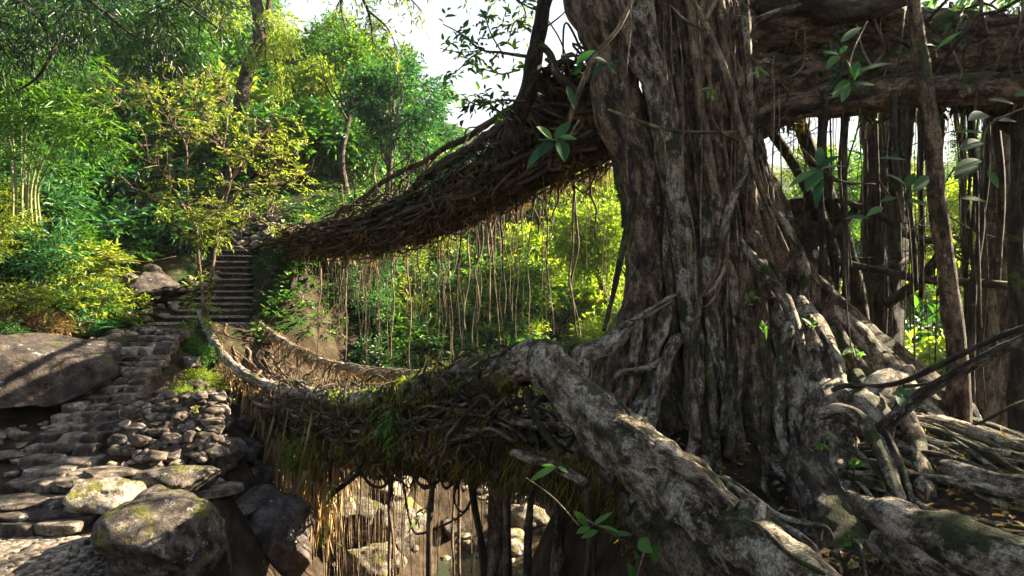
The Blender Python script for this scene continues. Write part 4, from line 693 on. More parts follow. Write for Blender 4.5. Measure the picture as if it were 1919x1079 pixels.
for k in range(130):
    t = r_.uniform(.1, .92); c = interp(DK, np.array([t]))[0] + [r_.uniform(-.6, .5), r_.uniform(-.5, .5), -.25]; L = r_.uniform(.5, 4.2); n_ = 6
    tube(mb, c + np.stack([np.cumsum(r_.normal(0, .03, n_)), np.cumsum(r_.normal(0, .03, n_)), -np.linspace(0, L, n_)], -1), r_.uniform(.003, .006), sides=4, step=.3, wob=.05, wobf=1.5, lump=0)
o = mb.build('fine_roots', M['root'], BR2); o['kind'] = 'stuff'
loops(DK[4:], 80, .74, .38, (.008, .034), r_, .13, -.05).build('root_wrap', M['mossy'], BR2)
loops(pn[5:], 60, .26, .24, (.006, .02), r_, .05).build('root_wrap', M['mossy'], BR2)
o = dead(DK[4:], 1400, .8, .42, .15, r_, .35, zoff=-.1).build('dead_leaves', M['dry'], BR2); o['kind'] = 'stuff'
o = dead(pn, 900, .22, .2, .11, r_, .5, .6, 1).build('dead_leaves', M['leafo'], BR2); o['kind'] = 'stuff'
mb = MB(); n = 2000; t = r_.random(n) ** 1.1 * .56; c = interp(pn, t) + np.stack([r_.uniform(-.2, .5, n), r_.uniform(-.2, .8, n), r_.uniform(-2.0, -.1, n)], -1)
leaves(mb, c, np.array([0, 0, -1.0]) + r_.normal(size=(n, 3)) * .13, r_.normal(size=(n, 3)), r_.uniform(.3, 1.5, n), r_.uniform(.004, .012, n), np.clip(r_.normal(.85, .25, n), 0, 1), fold=.1); o = mb.build('rootlets', M['rootf'], BR2); o['kind'] = 'stuff'  # light tone puts the sunlit gold of the curtain into its colour
clumps((pn * .5 + eN[np.linspace(0, 11, len(pn)).astype(int)] * .5), 60, 36, np.array([.2, .2, .3]), .2, r_, 'hanging_moss', M['mossf'], BR2, .5)
clumps(eN - [0, 0, .1], 70, 40, np.array([.25, .25, .16]), .28, r_, 'hanging_moss', M['mossf'], BR2, .42, 1, .3)
clumps(pn, 60, 40, np.array([.09, .09, .08]), .16, r_, 'hanging_moss', M['mossf'], BR2, .6, 1, .6)
clumps(UB - [0, 0, .4], 40, 30, np.array([.4, .4, .1]), .3, r_, 'rootlets', M['rootf'], BR1, 0, 1, .35)
o = fringe(pn[:8] - [0, 0, .1], 500, .13, .12, .22, .012, r_, .7, below=True, out=.3).build('rootlets', M['rootf'], BR2); o['kind'] = 'stuff'
o = fringe(pn[6:], 2600, .24, .22, .11, .009, r_, .5, below=True, out=.4).build('hanging_moss', M['mossf'], BR2); o['kind'] = 'stuff'
o = fringe(DK[4:], 1800, .70, .34, .24, .009, r_, .4, zoff=-.12, out=.5).build('hanging_moss', M['mossf'], BR2); o['kind'] = 'stuff'
o = fringe(pf, 2500, .12, .12, .18, .012, r_, .6, out=.5).build('rootlets', M['rootf'], BR2); o['kind'] = 'stuff'
mb = MB(); n = 1500; t = .4 + .6 * r_.random(n) ** .8; a = interp(pn, t); b = interp(eN - [0, 0, .35], t); q = r_.random(n)[:, None]
leaves(mb, a + (b - a) * q + r_.normal(size=(n, 3)) * .09, np.array([0, 0, -1]) + r_.normal(size=(n, 3)) * .35, r_.normal(size=(n, 3)), r_.uniform(.07, .3, n), r_.uniform(.004, .011, n), np.clip(r_.normal(.4, .25, n), 0, 1), fold=.1)
o = mb.build('hanging_moss', M['mossf'], BR2); o['kind'] = 'stuff'
o = fringe(PX([(1190, 930, 5.1), (1260, 990, 4.6), (1340, 1050, 4.2), (1420, 1110, 3.8)]), 4500, .22, .34, .10, .010, r_, .35, out=.7).build('hanging_moss', M['mossf'], FIG); o['kind'] = 'stuff'
o = fringe(PX([(700, 800, 10.4), (900, 842, 8.5), (1000, 874, 7.7), (1190, 925, 6.5)]), 5000, .26, .24, .22, .014, r_, .4, out=.4).build('hanging_moss', M['mossf'], BR2); o['kind'] = 'stuff'

# ------------------------------------------------------------------ boulders and rocks
def boulder(name, px, py, Y, size, seed, m, label, sub=5, rot=None, sink=0, group=None, cat='boulder', rough=.2, cuts=9, flat=None):
    c = P(px, py, Y) - np.array([0, 0, sink]); mb = MB(); rock(mb, (0, 0, 0), size, seed, sub, rot, rough, cuts, flat)
    o = mb.build(name, m, None, origin=(0, 0, 0)); o.location = c; return tag(o, label, cat, group)
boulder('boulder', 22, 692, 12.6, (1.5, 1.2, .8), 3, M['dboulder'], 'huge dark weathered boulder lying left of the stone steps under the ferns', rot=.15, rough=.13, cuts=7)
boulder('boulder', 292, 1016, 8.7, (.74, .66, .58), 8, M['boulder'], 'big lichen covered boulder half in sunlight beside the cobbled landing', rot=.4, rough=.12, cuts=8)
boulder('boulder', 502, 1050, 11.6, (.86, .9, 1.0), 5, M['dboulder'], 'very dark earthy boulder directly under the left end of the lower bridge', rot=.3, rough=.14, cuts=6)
boulder('boulder', 340, 905, 10.2, (.55, .4, .26), 12, M['boulder'], 'low dark slab shaped rock behind the big half lit boulder', rot=.2, rough=.16)
boulder('boulder', 200, 925, 9.6, (.55, .4, .26), 16, M['boulder'], 'dark pitted rock between the steps and the big half lit boulder', rot=-.2, rough=.2)
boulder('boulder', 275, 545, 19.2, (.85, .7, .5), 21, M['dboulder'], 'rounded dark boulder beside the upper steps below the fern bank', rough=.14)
boulder('boulder', 288, 508, 20.5, (.36, .3, .24), 22, M['boulder'], 'grey rounded rock resting above the rounded dark boulder', sub=4)
boulder('boulder', 245, 525, 19.4, (.26, .24, .22), 23, M['boulder'], 'grey block of rock perched left of the rounded dark boulder', sub=4)
boulder('boulder', 640, 965, 14.4, (1.1, .9, .5), 27, M['boulder'], 'sunlit flat topped rock ledge in the stream gully behind hanging roots', rot=.3, flat=.5)
boulder('boulder', 690, 1055, 13.6, (.62, .55, .5), 28, M['boulder'], 'bright sunlit rounded rock at the bottom edge below the hanging roots')
boulder('boulder', 740, 985, 15.0, (.75, .7, .72), 29, M['boulder'], 'tan rock behind the curtain of hanging roots above the pool', rough=.12)
boulder('boulder', 850, 985, 17.2, (.36, .3, .26), 31, M['dboulder'], 'dark wet rock at the edge of the pool below the cobble wall', sub=4)
boulder('boulder', 720, 920, 17.5, (.8, .7, .5), 33, M['boulder'], 'grey rock in the far gully behind the hanging roots, left of the cobble wall', sub=4)
boulder('boulder', 985, 965, 17.5, (.6, .5, .36), 35, M['boulder'], 'pale rock right of the brown root pillars beside the stream', sub=4)
boulder('boulder', 950, 1015, 16.2, (.5, .5, .25), 36, M['boulder'], 'flat stream rock half hidden behind the brown root pillars', sub=4)
boulder('boulder', 548, 590, 19.4, (.95, .8, 1.5), 38, M['shaderock'], 'tall rock face coloured dark for shade under the left end of the upper bridge', rough=.16, cuts=6, rot=.2)
boulder('boulder', 490, 660, 17.9, (.5, .6, .5), 39, M['dboulder'], 'dark rock beneath the far handrail start of the lower bridge', sub=4)
boulder('boulder', 385, 840, 11.9, (.62, .5, .35), 41, M['dboulder'], 'brown rock wedged at the foot of the rubble wall near the bridge roots', sub=4)
r_ = np.random.default_rng(23)
# loose stones
def loose(n, gen, size, label, group, m, sub=3):
    for k in range(n):
        x, y = gen(); s = r_.uniform(*size); mb = MB(); rock(mb, (0, 0, 0), (s, s * r_.uniform(.6, .95), s * r_.uniform(.45, .75)), int(r_.integers(1e6)), sub, None, .12, 22)
        o = mb.build('loose_stone', m, None, origin=(0, 0, 0)); o.location = (x, y, hz(x, y) + s * .2); tag(o, label, 'stone', group)
def gline(a, b, sx, sy):
    a, b = P(*a), P(*b)
    def f():
        t = r_.random(); p = a + (b - a) * t; return p[0] + r_.normal(0, sx), p[1] + r_.normal(0, sy)
    return f
loose(40, gline((250, 600, 18.2), (210, 640, 16.5), .35, .6), (.10, .24), 'grey stone heaped above the huge dark boulder left of the steps', 'loose stones above the huge boulder', M['stone'])
loose(46, gline((250, 560, 19), (350, 520, 20.8), .6, .6), (.12, .3), 'dark stone tumbled left of the straight upper steps', 'loose stones beside the upper steps', M['stone'])
loose(60, gline((230, 850, 11.3), (420, 895, 10.6), .5, .35), (.07, .2), 'sunlit stone scattered on the ledge below the rubble wall', 'loose stones on the sunlit ledge', M['stone'])
loose(16, gline((430, 615, 18.2), (500, 620, 18.4), .3, .3), (.12, .24), 'stone paving the far end of the lower bridge', 'stones at the bridge end', M['stone'])
loose(26, gline((20, 850, 10.9), (60, 790, 12.2), .5, .5), (.07, .2), 'dark stone lying in shade left of the lower steps', 'loose stones left of the steps', M['stone'])
loose(30, gline((800, 1010, 16.4), (980, 1000, 17.2), .5, .5), (.1, .26), 'stone lying along the stream edge under the lower bridge', 'stones along the stream', M['boulder'])

loose(34, gline((425, 720, 15), (440, 960, 11), .5, .5), (.14, .4), 'brown rock on the dark bank under the left end of the lower bridge', 'rocks under the bridge end', M['dboulder'], 4)
# lower flight of rough stone steps (traced along the slope)
ST = thing('stone_steps', P(60, 950, 9.6), 'long winding flight of rough dry laid stone steps climbing the left bank', 'steps')
for px, py, Y, wd in SP:
    W_ = wd * .86 / FP * Y; n_ = int(r_.integers(2, 4)); cuts_ = np.sort(np.concatenate([[0, 1], (np.arange(1, n_) + r_.uniform(-.22, .22, n_ - 1)) / n_])); mb = MB(); c = P(px, py, Y)
    for q in range(n_):
        w_ = (cuts_[q + 1] - cuts_[q]) * W_; x = c[0] - W_ / 2 + (cuts_[q] + cuts_[q + 1]) / 2 * W_
        block(mb, (x, Y + .24 + r_.uniform(-.05, .05), c[2] - .10 + r_.uniform(-.03, .02)), (w_ * .485, r_.uniform(.22, .29), r_.uniform(.085, .12)), int(r_.integers(1e6)), r_.uniform(-.09, .09), 12, .09)
    mb.build('step', M['step'], ST)
# upper straight flight with squared risers
US = thing('stone_steps', P(420, 600, 18.6), 'straight upper flight of squared grey stone steps behind the small sunlit tree', 'steps')
for k in range(13):
    f = k / 12; y0 = 606 - 138 * f ** .95; Y = 18.5 + 3.9 * f; xl = np.interp(f, [0, .1, .25, 1], [272, 300, 360, 402]); xr = np.interp(f, [0, .25, 1], [475, 468, 466]); a, b = P(xl, y0, Y), P(xr, y0, Y); h = .19; mb = MB()
    nx_ = 26; xs = np.linspace(a[0], b[0], nx_); prof = [(.02, -h * 1.3), (0, -.03), (.015, 0), (.2, .0), (.42, -.005), (.42, -h * 1.3)]
    V = np.array([[x, Y + p_[0] + .02 * vnoise(np.array([[x * 3, k, 0.]]), 3)[0], a[2] + p_[1] + (.018 * vnoise(np.array([[x * 4, k, 5.]]), 4)[0])] for p_ in prof for x in xs])
    i = np.arange(5)[:, None] * nx_ + np.arange(nx_ - 1)[None, :]
    mb.add(V, np.stack([i, i + 1, i + nx_ + 1, i + nx_], -1), None, V, r_.uniform(.0, .3)); sp_ = mb.build('step', M['dboulder'], US)
    mb = MB(); block(mb, ((a[0] + b[0]) / 2, Y + .17, a[2] - .01), ((b[0] - a[0]) / 2 * r_.uniform(.97, 1.03), .22, .035), int(r_.integers(1e6)), r_.uniform(-.01, .01), 12, .16, .8, 5); tr = mb.build('tread', M['stone'], US); tr.parent = sp_  # pale tread on dark riser: a lit nosing put into the stone colours
# dry stone walls: each wall is one mass of stones
def stonewall(label, quad, rows, cols, sz, m, depth=.3, seed=0):
    mb = MB(); q = [P(*p) for p in quad]
    for a in range(rows):
        v = (a + .5) / rows; n_ = cols + (a % 2)
        for b in range(n_):
            u = np.clip((b + .5 * (a % 2 == 0) + r_.uniform(-.3, .3)) / n_, 0, 1); c = (q[0] * (1 - u) + q[1] * u) * (1 - v) + (q[3] * (1 - u) + q[2] * u) * v; s = sz * r_.uniform(.6, 1.35)
            rock(mb, c + r_.normal(size=3) * np.array([.03, depth * .4, .04]), (s * r_.uniform(.8, 1.4), s * .9, s * r_.uniform(.5, .8)), int(r_.integers(1e6)), 3, r_.uniform(-.5, .5), .12, 24)
    o = mb.build('stone_wall', m, None, origin=q[0]); return tag(o, label, 'wall')
stonewall('rubble retaining wall of rough sunlit stones between the lower steps and the bridge roots', [(205, 855, 10.9), (430, 860, 11.2), (410, 738, 12.0), (250, 738, 12.2)], 9, 15, .15, M['step'])
stonewall('stacked grey stone wall above the top of the upper steps', [(400, 470, 22.8), (540, 470, 22.2), (525, 405, 24), (425, 395, 24.2)], 8, 12, .2, M['stone'])
stonewall('pale cobble wall on the far side of the stream under the lower bridge', [(815, 1030, 17.4), (930, 985, 18.2), (925, 900, 18.8), (855, 900, 18.6)], 9, 11, .15, M['boulder'])
stonewall('short cobble wall right of the brown root pillars by the stream', [(960, 985, 18.4), (1010, 975, 18.6), (1000, 890, 19.2), (955, 890, 19.0)], 7, 5, .16, M['boulder'])
# cobbled landing in the bottom left corner and slabs
mb = MB()
for a in range(700):
    px, py = r_.uniform(-30, 330), r_.uniform(985, 1110); Y = np.interp(py, [985, 1110], [8.9, 7.5]); c = P(px, py, Y)
    if px > 200 and py < 1010: continue
    rock(mb, (c[0], c[1], hz(c[0], c[1]) + .02), (r_.uniform(.05, .10), r_.uniform(.05, .09), .05), int(r_.integers(1e6)), 2, None, .1, 5, .4)
tag(mb.build('path', M['stone'], None), kind='structure')
for k, (px, py, Y, a, b, lab) in enumerate([(120, 958, 9.3, .85, .2, 'long narrow flagstone beside the big half lit boulder, above the cobbled landing'), (30, 935, 9.6, .55, .35, 'flat shaded flagstone at the left edge below the stone steps'), (140, 905, 10.0, .35, .25, 'pale tilted flagstone between the lowest stone steps'), (215, 882, 10.3, .42, .3, 'broad bright sunlit flat stone at the right of the lowest steps'), (300, 880, 10.8, .6, .3, 'sunlit pale slab on the ledge under the rubble wall'), (395, 915, 10.4, .45, .3, 'sunlit slab beside the dangling bridge roots, behind the half lit boulder'), (20, 845, 11.2, .5, .35, 'dusty grey flat slab at the left edge beside the steps')]):
    boulder('flagstone', px, py, Y, (a, b, .09), 90 + k, M['step'], lab, 4, r_.uniform(-.2, .2), .02, None, 'flagstone', .08, 10, .3)
# stick leaning by the dark boulder, rope and wire
mb = MB(); ptube(mb, [(418, 972, 9.6, 7), (426, 1020, 9.5, 8), (436, 1095, 9.4, 9)], sides=8, step=.05, wob=.01); tag(mb.build('stick', M['twig'], None, origin=P(436, 1095, 9.4)), 'thin upright wooden stick standing beside the big half lit boulder', 'stick')
mb = MB(); ptube(mb, [(415, 428, 18.5, 1.6), (470, 475, 18.7, 1.6), (540, 508, 18.8, 1.6), (600, 520, 18.9, 1.6)], sides=5, step=.2, lump=0); tag(mb.build('rope', M['twig'], None), 'thin sagging rope strung from the small tree towards the upper bridge', 'rope')
mb = MB(); ptube(mb, [(175, 470, 18.2, 2.2), (215, 485, 18.4, 2.2), (275, 490, 18.6, 2), (330, 480, 18.8, 1.6)], sides=5, step=.2, lump=0); tag(mb.build('cable', M['twig'], None), 'slack pale cable hanging across the fern bank left of the small tree', 'cable')
for lst, lab in [([(1560, 731, 6.1, 9), (1585, 724, 6.0, 10), (1636, 722, 5.9, 11), (1694, 710, 5.8, 11), (1786, 667, 5.6, 12), (1880, 630, 5.4, 12), (1960, 600, 5.3, 12)], 'thinner dead branch propped across the root mound at right, topmost of the crossing branches'),
                 ([(1645, 806, 5.5, 22), (1706, 759, 5.4, 25), (1786, 707, 5.3, 22), (1847, 673, 5.2, 22), (1960, 610, 5.1, 20)], 'thick mossy dead branch propped diagonally from the root mound to the right edge'),
                 ([(1745, 815, 6.2, 5), (1830, 790, 6.1, 6), (1900, 760, 6.0, 6), (1950, 745, 6.0, 6)], 'slender dead stick low at right below the thick mossy branch'),
                 ([(1630, 715, 6.1, 6), (1700, 720, 6.0, 7), (1770, 708, 5.9, 7), (1800, 700, 5.7, 6)], 'short crooked dead branch lying under the thinner propped branch')]:
    mb = MB(); ptube(mb, lst, sides=10, step=.05, wob=.03, wobf=2, lump=.15, lumpf=6); tag(mb.build('dead_branch', M['figdark'] if lst[1][3] < 20 else M['mossy'], None, origin=P(*lst[0][:3])), lab, 'branch')

# ------------------------------------------------------------------ trees
def make_tree(name, label, blobs, base, m, ntw, r_, trunk=.14, L=.16, W=.06, nl=8, tl=.6, tone=.5, barkm='palm', thr=-.12, freq=.8, group=None, lean=None, cat='tree', limbs=True, shell=.35):
    T = thing(name, base, label, cat, group); base = np.array(base, float); cen = np.mean([b[0] for b in blobs], 0)
    mb = MB(); mid_ = base * .45 + cen * .55 if lean is None else np.array(lean); tube(mb, [base - [0, 0, .3], base * .6 + mid_ * .4 + r_.normal(size=3) * .12, mid_, cen], [trunk * 1.3, trunk, trunk * .8, trunk * .4], sides=10, step=.25, wob=.12, wobf=.5)
    if limbs:
        for b in blobs:
            for _ in range(3):
                e = np.array(b[0]) + r_.normal(size=3) * np.array(b[1]) * .45; s_ = mid_ + (cen - mid_) * r_.uniform(0, .8); tube(mb, [s_, (s_ + e) / 2 + r_.normal(size=3) * .2, e], [trunk * .45, trunk * .25, trunk * .08], sides=6, step=.25, wob=.1)
    mb.build('trunk', M[barkm], T)
    c, d = blobpts(blobs, ntw, r_, freq, thr, int(r_.integers(100)), shell); mb = MB()
    twigs(mb, c, d * .8 + r_.normal(size=d.shape) * .35 + np.array([0, 0, .1]), nl, tl, L, W, r_, tone, .25, mb); mb.build('crown', M[m], T); return T
def blobs(px, py, Y, rx, ry, n, r_, flat=.8, sub=.55):       # rx, ry: half size in pixels at that distance
    c = P(px, py, Y); a, b = rx / FP * Y, ry / FP * Y; out = []
    for k in range(n):
        u = r_.normal(size=3); u = u / np.linalg.norm(u) * r_.uniform(.2, .62); out.append((c + u * [a, a * .9, b], np.array([a, a * .9, b * flat]) * sub * r_.uniform(.75, 1.2)))
    return out
r_ = np.random.default_rng(5)
def gbase(px, Y): x = P(px, 0, Y)[0]; return (x, Y, hz(x, Y))
# (label, px, py, Y, rx, ry, leaf material, twigs, base px, base Y, tone, leaf length)
for lab, px, py, Y, rx, ry, m, nt, bx, bY, tone, L, thr in [
    ('broad green tree high on the slope behind the small sunlit tree', 330, 70, 28, 110, 90, 'leaf', 900, 330, 29, .5, .2, -.15),
    ('bright yellow green tree at the top of the slope, left of the leaning dark trunk', 400, 20, 32, 90, 60, 'leafy', 700, 400, 33, .5, .22, -.1),
    ('dense deep green tree right of the top middle, its crown reaching toward the open sky', 740, 190, 24, 105, 95, 'leafb', 1000, 715, 25, .45, .17, -.05),
    ('feathery olive tree with sparse twigs against the sky above the dense deep green tree', 655, 80, 26, 80, 130, 'leaf', 520, 650, 27, .55, .15, .1),
    ('lush green tree below the leaning dark trunk, above the stone wall', 560, 260, 29, 85, 70, 'leaf', 800, 560, 30, .6, .18, -.15),
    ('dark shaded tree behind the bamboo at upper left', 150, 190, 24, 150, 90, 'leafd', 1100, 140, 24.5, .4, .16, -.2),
    ('tall dim green tree at the top left corner of the slope', 60, 60, 27, 130, 90, 'leaf', 900, 40, 28, .35, .2, -.15),
    ('yellowish bush topped tree glowing against the sky left of the feathery olive tree', 600, 150, 31, 50, 60, 'leafy', 420, 600, 32, .6, .18, -.05),
    ('rounded green tree on the slope between the bamboo and the leaning dark trunk', 250, 250, 25, 90, 60, 'leafb', 700, 260, 25.5, .5, .16, -.15),
    ('brilliant yellow green tree on the far bank left of the fig trunk, behind hanging roots', 1120, 430, 24, 90, 105, 'leafsun', 1200, 1140, 26, .45, .17, -.1),
    ('pale green tree on the far bank under the upper bridge', 960, 540, 25.5, 110, 80, 'leaf', 900, 950, 26, .75, .16, -.1),
    ('hazy green tree far behind the fig trunk, right of it between dark stems', 1560, 380, 26, 90, 90, 'leaf', 900, 1560, 27, .7, .2, -.1),
    ('sunny tree seen between the pale slanting stem and the right edge', 1800, 430, 24, 120, 110, 'leafsun', 1100, 1800, 25, .4, .18, -.1),
    ('misty green tree low in the right gap behind the dark twin trunk', 1730, 600, 26, 90, 90, 'leaf', 800, 1730, 27, .7, .18, -.1),
    ('low bright tree at the foot of the right gap', 1790, 760, 17, 60, 50, 'leafsun', 600, 1790, 17.5, .5, .14, -.1),
    ('lush tree at the far right edge behind the brown trunk', 1920, 560, 15, 60, 160, 'leaf', 800, 1930, 15.5, .5, .15, -.1)    ,('tall hazy tree on the skyline behind the leaning dark trunk', 520, 110, 38, 70, 130, 'leaf', 700, 520, 39, .55, .2, -.05),
    ('tall thin crowned tree on the skyline left of the open sky', 690, 110, 37, 55, 150, 'leaf', 420, 690, 38, .6, .2, .08),
    ('low hazy tree on the far ridge, right of the dense deep green tree', 830, 270, 40, 60, 50, 'leafb', 500, 830, 41, .6, .2, -.1),
    ('tall green tree filling the skyline above the bamboo', 200, 20, 36, 120, 90, 'leaf', 800, 200, 37, .5, .22, -.1),
    ('far tree glimpsed under the upper limb, left of the black twin trunk', 1530, 310, 34, 60, 60, 'leafy', 500, 1530, 35, .5, .2, -.1),
    ('far tree glimpsed under the upper limb, right of the slim pale stem', 1830, 300, 32, 70, 60, 'leaf', 500, 1830, 33, .6, .2, -.05)]:
    make_tree('broadleaf_tree', lab, blobs(px, py, Y, rx, ry, 6, r_), gbase(bx, bY), m, nt, r_, tone=tone, L=L, W=L * .4, thr=thr)
# the dark leaning trunk at top, its crown above the frame and the glowing creeper on its right
T = thing('leaning_tree', P(452, 190, 26), 'tall dark curving bare trunk leaning right at the top of the slope', 'tree')
one('trunk', M['figdark'], T, [(448, 250, 26, 26), (455, 170, 26, 26), (468, 120, 26, 25), (486, 80, 26, 25), (486, 40, 26, 24), (478, -20, 26, 22), (470, -120, 26, 18)], sides=14, step=.15, lump=.15)
one('branch', M['figdark'], T, [(500, 40, 26, 10), (505, 0, 26, 10), (515, -80, 26, 8)], sides=8, step=.2)
mb = MB(); c, d = blobpts([(P(470, -150, 26), (3.2, 2.5, 1.6)), (P(560, -110, 26), (2, 2, 1.4))], 500, r_, .8, -.1, 4); twigs(mb, c, d, 8, .6, .2, .07, r_, .5, .25, mb); mb.build('crown', M['leaf'], T)
mb = MB(); c, d = blobpts([(P(505, 90, 25.6), (.75, .6, 1.5)), (P(520, 50, 25.8), (.9, .7, .9)), (P(525, 130, 25.5), (.6, .6, .8))], 420, r_, 1.2, -.2, 8); twigs(mb, c, d * .5 - np.array([0, 0, .6]), 8, .5, .12, .05, r_, .65, .2); mb.build('creeper', M['leafy'], T)
# dark overhanging boughs with long leaves in the top left corner
T = thing('overhanging_tree', (P(-260, 300, 15)[0], 15, hz(P(-260, 0, 15)[0], 15)), 'dark overhanging tree whose long leaves fringe the top left corner against the sky', 'tree')
b0 = np.array(T.location); one('trunk', M['figdark'], T, [(-260, 700, 15, 40), (-250, 300, 15, 34), (-200, 60, 15, 30), (-100, -60, 15, 22), (60, -80, 15, 16), (260, -40, 15, 8)], sides=10, step=.2)
mb = MB()
for lst in [[(-60, -60, 15, 10), (60, 20, 14.6, 8), (90, 60, 14.4, 4)], [(60, -80, 15, 10), (190, 20, 14.6, 8), (260, 70, 14.4, 4)], [(150, -70, 15, 8), (330, 0, 14.7, 6), (420, 60, 14.5, 3)], [(-120, -40, 15, 8), (-20, 60, 14.8, 6), (20, 110, 14.6, 3)], [(120, 60, 14.6, 7), (70, 130, 14.5, 6), (30, 170, 14.5, 3)]]: ptube(mb, lst, sides=7, step=.15, wob=.08)
mb.build('bough', M['figdark'], T)
mb = MB(); c, d = blobpts([(P(60, 10, 14.6), (2.2, 1.2, .75)), (P(240, 25, 14.6), (1.8, 1.2, .7)), (P(390, 5, 14.7), (1.2, 1, .6)), (P(-40, 70, 14.6), (1.2, 1, .8))], 430, r_, 1.0, .0, 6, .1); twigs(mb, c, d * .5 + np.array([.1, 0, -.5]), 8, .6, .24, .045, r_, .4, .25, mb); mb.build('crown', M['leafd'], T)
# an olive bough drooping into the sky gap
T = thing('drooping_bough', P(640, -160, 13), 'olive leafy bough drooping from the top edge into the left of the open sky', 'tree')
wd = MB(); lf = MB()
for lst in [[(600, -200, 13, 16), (650, -60, 12.9, 9), (690, 20, 12.8, 6), (700, 80, 12.8, 3)], [(650, -60, 12.9, 8), (640, 10, 12.8, 5), (650, 60, 12.8, 2)], [(690, 20, 12.8, 5), (730, 60, 12.7, 3), (745, 110, 12.7, 1.5)], [(665, -30, 12.9, 6), (740, -20, 12.7, 4), (790, 20, 12.7, 2)], [(700, -40, 12.9, 5), (850, -40, 12.5, 4), (930, 0, 12.4, 2)], [(930, -40, 12.4, 5), (980, 10, 12.3, 3), (985, 40, 12.3, 1.5)]]:
    c = ptube(wd, lst, sides=6, step=.12, wob=.05)
    for q in c[4:]:
        for _ in range(2): twigs(lf, q[None], nrm(r_.normal(size=(1, 3)) + [0, 0, -.5]), int(r_.integers(4, 8)), .4, .12, .04, r_, .45, .28, wd, wr=.004)
wd.build('trunk', M['palm'], T); lf.build('crown', M['leafo'], T)
# the small sunlit tree in front of the upper steps
T = thing('small_tree', P(380, 600, 17), 'small sparse sunlit tree with twin slender stems growing at the bridge end', 'tree')
wd = MB(); lf = MB(); TP = []
for lst in [[(384, 605, 17, 7), (375, 540, 17, 7), (368, 470, 17, 6), (364, 425, 17, 5), (345, 385, 16.8, 4), (310, 330, 16.5, 3), (255, 260, 16.2, 2)], [(386, 600, 17, 8), (398, 500, 17, 8), (410, 430, 17, 8), (425, 370, 17, 7), (432, 330, 17, 6), (415, 270, 17.3, 4), (370, 200, 17.5, 3), (330, 130, 17.6, 2)],
            [(420, 395, 17, 6), (460, 350, 17, 5), (510, 310, 16.8, 4), (560, 280, 16.6, 2)], [(432, 335, 17, 5), (480, 270, 17.3, 4), (520, 220, 17.5, 2)], [(418, 280, 17.2, 4), (425, 210, 17.5, 3), (400, 150, 17.6, 2)], [(345, 385, 16.8, 4), (300, 370, 16.6, 3), (240, 350, 16.3, 2)],
            [(370, 200, 17.5, 3), (300, 190, 17.4, 2.5), (200, 170, 17.2, 1.6)], [(352, 400, 16.8, 4), (350, 330, 16.5, 4), (340, 260, 16.4, 3), (280, 200, 16.2, 2), (210, 205, 16, 1.5)], [(455, 355, 17, 4), (520, 350, 16.6, 3), (590, 320, 16.3, 1.5)], [(410, 430, 17, 4), (470, 410, 16.7, 3), (540, 395, 16.5, 1.5)], [(395, 425, 16.9, 4), (405, 400, 16.6, 3), (440, 380, 16.4, 2)], [(430, 340, 17, 4), (460, 300, 16.5, 3), (500, 260, 16.2, 1.6)]]:
    c = ptube(wd, lst, sides=8, step=.1, wob=.06, wobf=1.2)
    for q in c[len(c) // 3:]: TP.append(q)
TP = np.array(TP)
for k in range(330):       # crooked side twigs
    a = TP[r_.integers(len(TP))]; d = nrm(r_.normal(size=3) * [1, .8, .6] + [0, 0, .45]); L_ = r_.uniform(.3, 1.1); pts = [a, a + d * L_ * .5 + r_.normal(size=3) * .05, a + d * L_ + r_.normal(size=3) * .12]
    tube(wd, pts, [.016, .011, .004], sides=5, step=.12); 
    if r_.random() < .4:
        n_ = 5; c = np.array([pts[1] * (1 - t) + pts[2] * t for t in np.linspace(0, 1, n_)]); twigs(lf, c, nrm(d + r_.normal(size=(n_, 3)) * .7), 6, .28, .11, .042, r_, .5, .28)
wd.build('trunk', M['root'], T); lf.build('crown', M['leafo'], T)
mb = MB(); c, d = blobpts([(P(385, 400, 16.7), (.55, .4, .35)), (P(375, 430, 16.8), (.3, .3, .5)), (P(378, 560, 16.8), (.22, .2, .6)), (P(372, 640, 16.3), (.4, .3, .35)), (P(350, 690, 16), (.3, .3, .35))], 200, r_, 1.4, -.3, 2); twigs(mb, c, d * .6 + np.array([0, -.1, .3]), 7, .36, .13, .03, r_, .5, .3); mb.build('leaf_clump', M['leafy'], T)
